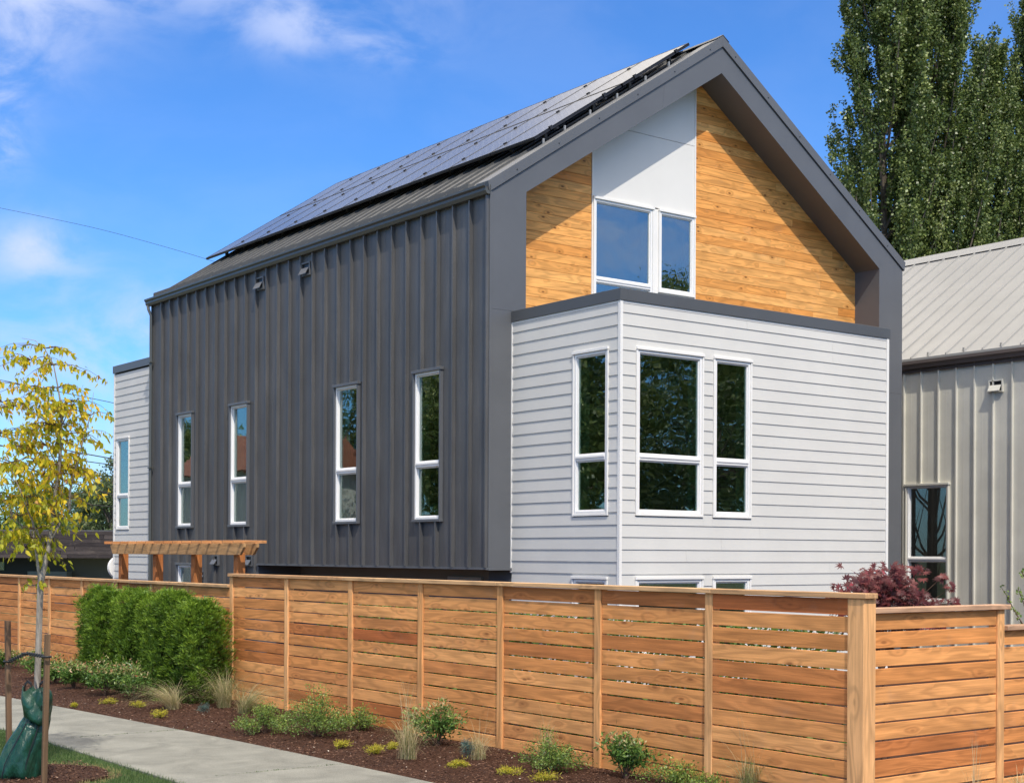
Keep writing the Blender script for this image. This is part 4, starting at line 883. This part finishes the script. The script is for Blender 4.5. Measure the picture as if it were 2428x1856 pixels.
# ------------------------------------------------------------------ evergreens against the fence
def arb_mesh(seed, h, r):
    global rng
    rng = np.random.default_rng(seed); n = 4300; t = rng.uniform(0, 1, n); z = .02+t*h*1.0; a = rng.uniform(0, 2*math.pi, n)
    rr = r*(np.minimum(1, (1-t)*6+.3))*(.90+.10*np.sin(t*3.1)); lump = 1+.17*np.sin(a*4+z*2.2+seed)+.13*np.sin(a*7-z*11)+.08*np.sin(a*13+z*23); rr = rr*lump*np.where(rng.random(n) < .3, rng.uniform(.3, .8, n), rng.uniform(.8, 1.08, n))
    P = np.stack([np.cos(a)*rr, np.sin(a)*rr, z-.04], 1); out = np.stack([np.cos(a), np.sin(a), np.zeros(n)], 1); parts = []
    stray = rng.random(n) < .07; P[stray] += out[stray]*.05+np.array([0, 0, .05]); env = r*(np.minimum(1, (1-t)*6+.3))*(.90+.10*np.sin(t*3.1)); base = np.clip(.28+.38*t+.6*(rr/env-.9)+rng.normal(0, .15, n), .13, 1); base[(t < .17) & (rng.random(n) < .35)] = .02; base[rng.random(n) < .012] = .03  # lit tips painted into tint: outer and upper sprays lighter; some low ones brown
    tang = np.stack([-np.sin(a), np.cos(a), np.zeros(n)], 1); tw_ = rng.uniform(-1, 1, n)[:, None]
    for k in range(9):
        ang_ = (k-4)*.30; D = out*(.25+.6*rng.random((n, 1)))+np.array([0, 0, 1.0])*math.cos(ang_)+(tang*np.cos(tw_)+out*np.sin(tw_))*math.sin(ang_)*1.1+rng.normal(0, .13, (n, 3))
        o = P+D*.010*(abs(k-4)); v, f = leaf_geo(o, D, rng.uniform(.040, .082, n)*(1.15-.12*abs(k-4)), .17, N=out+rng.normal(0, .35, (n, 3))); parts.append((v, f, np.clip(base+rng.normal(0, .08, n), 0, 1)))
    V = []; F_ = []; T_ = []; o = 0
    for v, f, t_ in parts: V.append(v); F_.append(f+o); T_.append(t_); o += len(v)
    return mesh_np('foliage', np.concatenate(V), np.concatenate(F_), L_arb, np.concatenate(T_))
ARB = [arb_mesh(s, 1.45, .315) for s in (61, 62, 63)]
ay = [20.95, 20.38, 19.82, 19.27, 18.72, 18.18, 17.66]; ah = [1.0, .96, 1.0, .96, .99, 1.0, .93]
posw = ['farthest left and tallest', 'second from the left', 'third from the left', 'fourth, brown below', 'fifth from the left', 'tall, second from right', 'lowest, at the right end']
for i, (y, hh) in enumerate(zip(ay, ah)):
    root = empty('arborvitae', (8.14, y, 0), 'clipped green arborvitae against the cedar fence, '+posw[i], 'shrub', 'row of arborvitae along the fence')
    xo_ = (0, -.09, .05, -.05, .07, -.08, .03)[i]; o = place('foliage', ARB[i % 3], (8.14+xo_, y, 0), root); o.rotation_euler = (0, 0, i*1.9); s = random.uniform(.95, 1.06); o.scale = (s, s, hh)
    MB().tube([(8.16, y, -.02), (8.17, y, 1.0)], [.03, .012], 6).build('stem', bark_b, root); MB().tube([(8.1, y+.05, -.02), (8.1, y+.08, .6)], [.015, .008], 5).build('stem', bark_b, root)
# core limbs keep the columns opaque
# ------------------------------------------------------------------ bed plants
def shrub_leaves(base, w_, h, n, size, wr, mat, name, label, cat, seed, group, kind='nandina', tipcol=False, dense=.5):
    global rng
    rng = np.random.default_rng(seed); root = empty(name, base, label, cat, group); b = np.array(base); st = MB(); P = []; D = []; T_ = []
    ns = 16 if kind == 'nandina' else 26
    for i in range(ns):
        az = rng.uniform(0, 2*math.pi); sp = rng.uniform(.1, 1)
        if kind == 'nandina': end = b+np.array([math.cos(az)*w_*.5*sp, math.sin(az)*w_*.5*sp, h*rng.uniform(.6, 1.0)*(1-.25*sp)])
        else: end = b+np.array([math.cos(az)*w_*.58*sp, math.sin(az)*w_*.58*sp, h*(1-.75*sp)*rng.uniform(.5, 1.1)+.04])
        mid = (b+end)/2+np.array([0, 0, h*.12]); st.tube([b, mid, end], [.006, .004, .0015], 4, cap=False)
        k = n//ns; t = rng.uniform(.25, 1.05, k)**.7; p = ((1-t)**2)[:, None]*b+(2*t*(1-t))[:, None]*mid+(t**2)[:, None]*end; p = p+rng.normal(size=(k, 3))*w_*(.075 if kind == 'nandina' else .06)*np.array([1, 1, .7])
        p[:, 2] = np.maximum(p[:, 2], b[2]+.015); d = rand_dirs(k)*.8+(end-b)/np.linalg.norm(end-b)*.5; P.append(p); D.append(d)
        tt = rng.uniform(0, .62, k)+.25*(p[:, 2]-b[2])/h
        if tipcol: tt = np.where((rng.random(k) < .35) & (p[:, 2]-b[2] > h*.62), rng.uniform(.85, 1, k), np.minimum(tt, .8))
        T_.append(tt)
    st.build('stems', twig_m, root); P = np.concatenate(P); D = np.concatenate(D); T_ = np.concatenate(T_); v, f = leaf_geo(P, D, rng.uniform(.7, 1.25, len(P))*size, wr, fold=.06)
    foliage('leaves', root, [(v, f, np.clip(T_, 0, 1))], mat, base)
def grass(base, w_, h, n, seed, label, lean=(0, 0), dry=.5, plumes=0, group='ornamental grass clumps in the bed'):
    global rng
    rng = np.random.default_rng(seed); root = empty('grass_clump', base, label, 'grass', group); b = np.array(base); V = []; F_ = []; T_ = []
    def blade(az, L, reach, wd, tint, droop=1.0):
        o = len(V); dr = np.array([math.cos(az), math.sin(az), 0]); sd = np.array([-math.sin(az), math.cos(az), 0]); st = b+np.array([rng.normal()*.035, rng.normal()*.03, 0])
        for j in range(7):
            t = j/6; p = st+dr*reach*(t**1.6)+np.array([lean[0], lean[1], 0])*t*t+np.array([0, 0, L*(t-.42*droop*t**3)]); ww = wd*(1-t)**.6
            V.append(p-sd*ww); V.append(p+sd*ww)
        for j in range(6): F_.append((o+2*j, o+2*j+1, o+2*j+3, o+2*j+2)); T_.append(tint)
    for i in range(n):
        green = rng.random() > dry; blade(rng.uniform(0, 2*math.pi), h*rng.uniform(.45, 1.1), w_*rng.uniform(.08, 1.05), rng.uniform(.0011, .0024), rng.uniform(0, .4) if green else rng.uniform(.5, 1), rng.uniform(.6, 2.0))
    for i in range(plumes): blade(rng.uniform(0, 2*math.pi), h*rng.uniform(1.1, 1.5), w_*rng.uniform(.2, .6), .0022, rng.uniform(.6, 1), .4)
    place('blades', mesh_np('blades', np.array(V)-b, np.array(F_), L_gra, T_), base, root)
NG = 'nandina shrubs in the planting bed'
for i, (x, y, w_, h, lb) in enumerate((
    (7.81, 24.28, .55, .32, 'leafy nandina at the left edge beside the stake'), (7.5, 21.9, .5, .42, 'nandina just right of the young trunk'), (7.52, 21.23, .42, .32, 'small nandina between the trunk and the evergreens'),
    (7.45, 20.25, .5, .40, 'round nandina with cream tips left of the evergreens'), (7.45, 19.07, .68, .46, 'wide nandina with cream tips under the first evergreens'), (7.55, 18.3, .6, .45, 'nandina with pink tips in front of the brown evergreen base'),
    (8.25, 12.18, .55, .42, 'dark nandina with rusty top beside the tall grass'), (8.40, 9.47, .48, .42, 'nandina with pale pink shoots right of the middle posts'))):
    shrub_leaves((x, y, .02), w_*1.12, h*1.15, 1900, .05, .34, L_nan, 'nandina', lb, 'shrub', 70+i, NG, tipcol=True)
CG = 'low spreading shrubs in the planting bed'
for i, (x, y, w_, h, n_, lb) in enumerate(((7.35, 14.2, .62, .30, 1500, 'loose grey green spreading shrub by the sidewalk'), (7.62, 13.55, .75, .48, 2600, 'largest bright green spreading shrub with twiggy base'), (8.29, 13.8, .55, .22, 1000, 'low spreading shrub hugging the fence post'),
    (8.14, 10.2, .55, .34, 1500, 'upright small-leaved shrub right of the short grass'), (8.52, 8.95, .65, .17, 1100, 'flat spreading shrub at the bottom edge'), (8.5, 8.55, .4, .12, 500, 'lowest small-leaved shrub by the second post'))):
    shrub_leaves((x, y, .02), w_*1.1, h*1.12, n_*2, .024, .5, L_cea, 'spreading_shrub', lb, 'shrub', 90+i, CG, kind='spread')
HG = 'golden tufts in the planting bed'
for i, (x, y, w_, h, lb) in enumerate(((7.1, 18.09, .22, .08, 'golden tuft farthest along the sidewalk'), (7.25, 17.45, .22, .09, 'golden tuft in front of the nandina'), (7.05, 16.3, .27, .09, 'golden tuft at the sidewalk edge below the dry grass'), (6.62, 18.01, .07, .05, 'tiny green tuft touching the sidewalk'),
    (7.44, 12.71, .2, .08, 'orange tinged golden tuft below the bright shrub'), (7.49, 12.14, .23, .09, 'golden tuft left of the tall grass'), (7.8, 12.32, .15, .08, 'small golden tuft tucked behind the tall grass'), (7.61, 10.88, .22, .09, 'golden tuft below the blue grass'),
    (7.73, 10.28, .24, .08, 'golden tuft by the post near the picture bottom'), (7.81, 9.85, .3, .08, 'golden tuft at the bottom edge below the upright shrub'))):
    shrub_leaves((x, y, .018), w_, h, 520, .032, .14, L_hea, 'golden_tuft', lb, 'plant', 110+i, HG, kind='nandina')
shrub_leaves((7.63, 16.35, .02), .16, .15, 500, .03, .14, L_blu, 'blue_fescue', 'small blue green tuft in front of the evergreens', 'plant', 130, None)
shrub_leaves((7.95, 11.25, .02), .14, .22, 600, .05, .08, L_blu, 'blue_fescue', 'blue green tuft at the foot of a dry grass clump', 'plant', 131, None)
GG = [((7.50, 16.95), .70, .55, 260, (-.28, .15), .8, 0, 'pale dry grass leaning left under the evergreens'), ((8.12, 16.80), .55, .70, 330, (0, .1), .65, 0, 'upright fading grass at the right end of the evergreens'), ((7.98, 15.95), .62, .58, 300, (.30, -.15), .6, 0, 'grass clump leaning right against the fence'),
    ((8.19, 23.9), .35, .75, 110, (0, 0), .6, 4, 'thin dry grass behind the young trunk'), ((7.52, 11.61), .36, .68, 190, (0, 0), .6, 14, 'tallest grass clump with airy seed heads'), ((8.05, 11.2), .26, .42, 120, (0, 0), .8, 10, 'dry wispy grass growing out of the blue green tuft'),
    ((8.5, 10.7), .26, .55, 150, (0, 0), .45, 3, 'short upright grass above the upright shrub'), ((8.61, 8.19), .34, .62, 210, (0, 0), .35, 5, 'green upright grass near the thick corner post'), ((9.3, 6.9), .3, .3, 90, (0, 0), .4, 0, 'low grass at the foot of the corner post'),
    ((9.75, 6.85), .2, .50, 50, (0, 0), 1, 7, 'tall bleached dead stalks before the side fence'), ((10.35, 6.85), .35, .36, 120, (0, 0), .8, 4, 'bleached arching grass at the right edge')]
for i, ((x, y), w_, h, n_, ln, dry, pl_, lb) in enumerate(GG): grass((x, y, .01), w_*1.15, h*1.08, int(n_*1.6), 140+i, lb, ln, dry, pl_)
# Japanese maple behind the corner
rng = np.random.default_rng(160); MC = Vector((10.8, 8.6, 0)); mt = empty('japanese_maple', MC, 'dark red Japanese maple rising behind the fence corner', 'tree')
m = MB(); m.tube([MC, MC+Vector((.05, 0, .6)), MC+Vector((0, .05, 1.2))], [.03, .025, .015], 7); ends = []
for i in range(34):
    a = rng.uniform(-1, 1); q = rng.uniform(0, 1); lx = a*.40; top = 1.50+.36*(1-abs(a)**1.3)*q; e = MC+RT*(lx-.03)+FW*rng.uniform(-.35, .35); e = Vector((e.x, e.y, top if q > .15 else 1.35)); ends.append(e)
    m.tube([MC+Vector((0, .03, .9)), (MC+Vector((0, 0, 1.2))).lerp(e, .5)+UP*.08, e], [.010, .006, .002], 4, cap=False)
for e in (T(0, 0),): pass
for (px, py) in ((1975, 1222), (2022, 1238), (2042, 1262), (1800, 1262), (1830, 1255), (2048, 1296), (1925, 1225)): ends.append(at(px, py, 13.3)); m.tube([MC+Vector((0, 0, 1.3)), ends[-1]], [.005, .0015], 4, cap=False)
m.build('branches', twig_m, mt); P = []; 
for e in ends:
    k = 40 if e in ends[:34] else 9; P.append(np.array(e)+rng.normal(size=(k, 3))*np.array([.085, .085, .06])*(1 if k > 9 else .4))
P = np.concatenate(P); n = len(P); nrm = rand_dirs(n)*.6+np.array([-.4, -.5, .6]); nrm /= np.linalg.norm(nrm, axis=1)[:, None]; ax = np.cross(nrm, rand_dirs(n)); ax /= np.linalg.norm(ax, axis=1)[:, None]; bx = np.cross(nrm, ax); parts = []; tt = np.clip(rng.normal(.5, .22, n), 0, 1); sz = rng.uniform(.045, .072, n)
for k in range(7):
    an = (k-3)*.62; D = ax*math.cos(an)+bx*math.sin(an)-nrm*.15; v, f = leaf_geo(P, D, sz*(1-.09*abs(k-3)), .26, N=nrm); parts.append((v, f, tt))
foliage('crown', mt, parts, L_red, MC)
# sprigs at the right edge
rng = np.random.default_rng(170); sg = empty('climbing_shrub', at(2190, 1400, 13.5), 'arching stems with small round green leaves behind the right end of the fence', 'shrub')
for pts in ([(2215, 1370), (2178, 1310), (2160, 1275), (2148, 1258)], [(2240, 1380), (2200, 1300), (2185, 1262)], [(2225, 1330), (2200, 1240), (2192, 1224)]):
    Q = [at(px, py, 13.5) for px, py in pts]; MB().tube(Q, [.006, .005, .003, .002][:len(Q)], 5).build('stem', twig_m, sg); P = []
    for i in range(46):
        t = rng.uniform(0, 1)*(len(Q)-1); j = min(int(t), len(Q)-2); P.append(tuple(Q[j].lerp(Q[j+1], t-j)+Vector(rng.normal(size=3))*.012))
    P = np.array(P); v, f = leaf_geo(P, rand_dirs(len(P))+np.array([0, 0, .3]), rng.uniform(.022, .036, len(P)), .85); foliage('leaves', sg, [(v, f, rng.uniform(.1, .8, len(P)))], L_cea, tuple(Q[0]))
# low hedge inside the yard, seen through the gaps
rng = np.random.default_rng(180); n = 26000; P = np.stack([rng.uniform(9.5, 10.1, n), rng.uniform(8.4, 17.0, n), rng.uniform(.05, 1.35, n)], 1); v, f = leaf_geo(P, rand_dirs(n), rng.uniform(.04, .08, n), .55)
o = place('hedge', mesh_np('hedge', v, f, L_nan, rng.uniform(0, .6, n)), (0, 0, 0)); tag(o, 'green hedge behind the tall fence, glimpsed through the board gaps', 'hedge')
# ------------------------------------------------------------------ ground cover
rng = np.random.default_rng(188)
for k_, (yj, xa, xb) in enumerate(((15.08, 5.5, 6.8), (11.78, 5.6, 6.92))):
    n = 260; P = np.stack([xa+(xb-xa)*rng.random(n)**.7, yj+rng.normal(0, .006, n), np.full(n, .010)], 1); v, f = leaf_geo(P, rand_dirs(n)*np.array([1, 1, .3])+np.array([0, 0, .8]), rng.uniform(.012, .030, n), .3)
    tag(place('moss', mesh_np('moss', v, f, L_lawn, rng.uniform(.1, .9, n)), (0, 0, 0)), 'moss and tiny weeds in a sidewalk joint', 'moss', kind='stuff')
rng = np.random.default_rng(190); n = 60000; y = rng.uniform(10.5, 18.5, n); x = rng.uniform(3.2, 5.24, n)
keep = (((x-TX)/.60)**2+((y-TY)/.64)**2 > 1+rng.normal(0, .08, n)) & (x < np.where(y < 16, 5.2, 5.2-(y-16)*.09)+.02); x, y = x[keep], y[keep]; n = len(x)
P = np.stack([x, y, np.full(n, .0)], 1); D = np.stack([rng.normal(0, .32, n), rng.normal(0, .32, n), np.ones(n)], 1); L = rng.uniform(.022, .055, n)
v, f = leaf_geo(P, D, L, .085); tint = rng.uniform(0, .92, n); rr = np.sqrt(((x-TX)/.60)**2+((y-TY)/.64)**2); tint[(rr < 1.22) & (rng.random(n) < .7)] = 1
tag(place('lawn_grass', mesh_np('lawn_grass', v, f, L_lawn, tint), (0, 0, 0)), 'short green lawn blades of the strip beside the sidewalk', 'grass', kind='stuff')
N = NT('mulch chips'); N.base(N.ramp(N.n('ShaderNodeAttribute', attribute_name='tint').outputs['Fac'], [(0, (.03, .012, .007)), (.5, (.085, .036, .02)), (.9, (.16, .08, .045)), (.985, (.24, .14, .09)), (1, (.6, .52, .42))])); N.rough(.9); chip_m = N.m
n = 46000; y = rng.uniform(6.0, 27, n)**1; y = 6+(27-6)*rng.random(n)**1.3; x = rng.uniform(0, 1, n); xf = np.interp(y, [a for a, b in FARE], [b for a, b in FARE]); x = xf-.03+(8.75-xf)*x
z = .012+.014*(np.sin(x*5.1+y*2.3)*.5+np.sin(x*11.7-y*7.9)*.3+np.sin(y*13.1+x*3)*.2)+.03*np.sin(np.pi*(x-xf)/(9.4-xf))
a = rng.uniform(0, 2*math.pi, n); D = np.stack([np.cos(a), np.sin(a), rng.normal(0, .22, n)], 1); P = np.stack([x, y, z+.004], 1)
P2 = np.array([[TX, TY, .034]])+np.concatenate([rng.uniform(-.6, .6, (2600, 2)), rng.uniform(0, .006, (2600, 1))], 1); P = np.concatenate([P, P2]); D = np.concatenate([D, rand_dirs(2600)*np.array([1, 1, .25])]); n = len(P)
v, f = leaf_geo(P, D, rng.uniform(.010, .034, n), .45, N=np.stack([rng.normal(0, .35, n), rng.normal(0, .35, n), np.ones(n)], 1))
tag(place('mulch_chips', mesh_np('mulch_chips', v, f, chip_m, rng.random(n)), (0, 0, 0)), 'loose brown bark chips over the planting bed', 'mulch', kind='stuff')
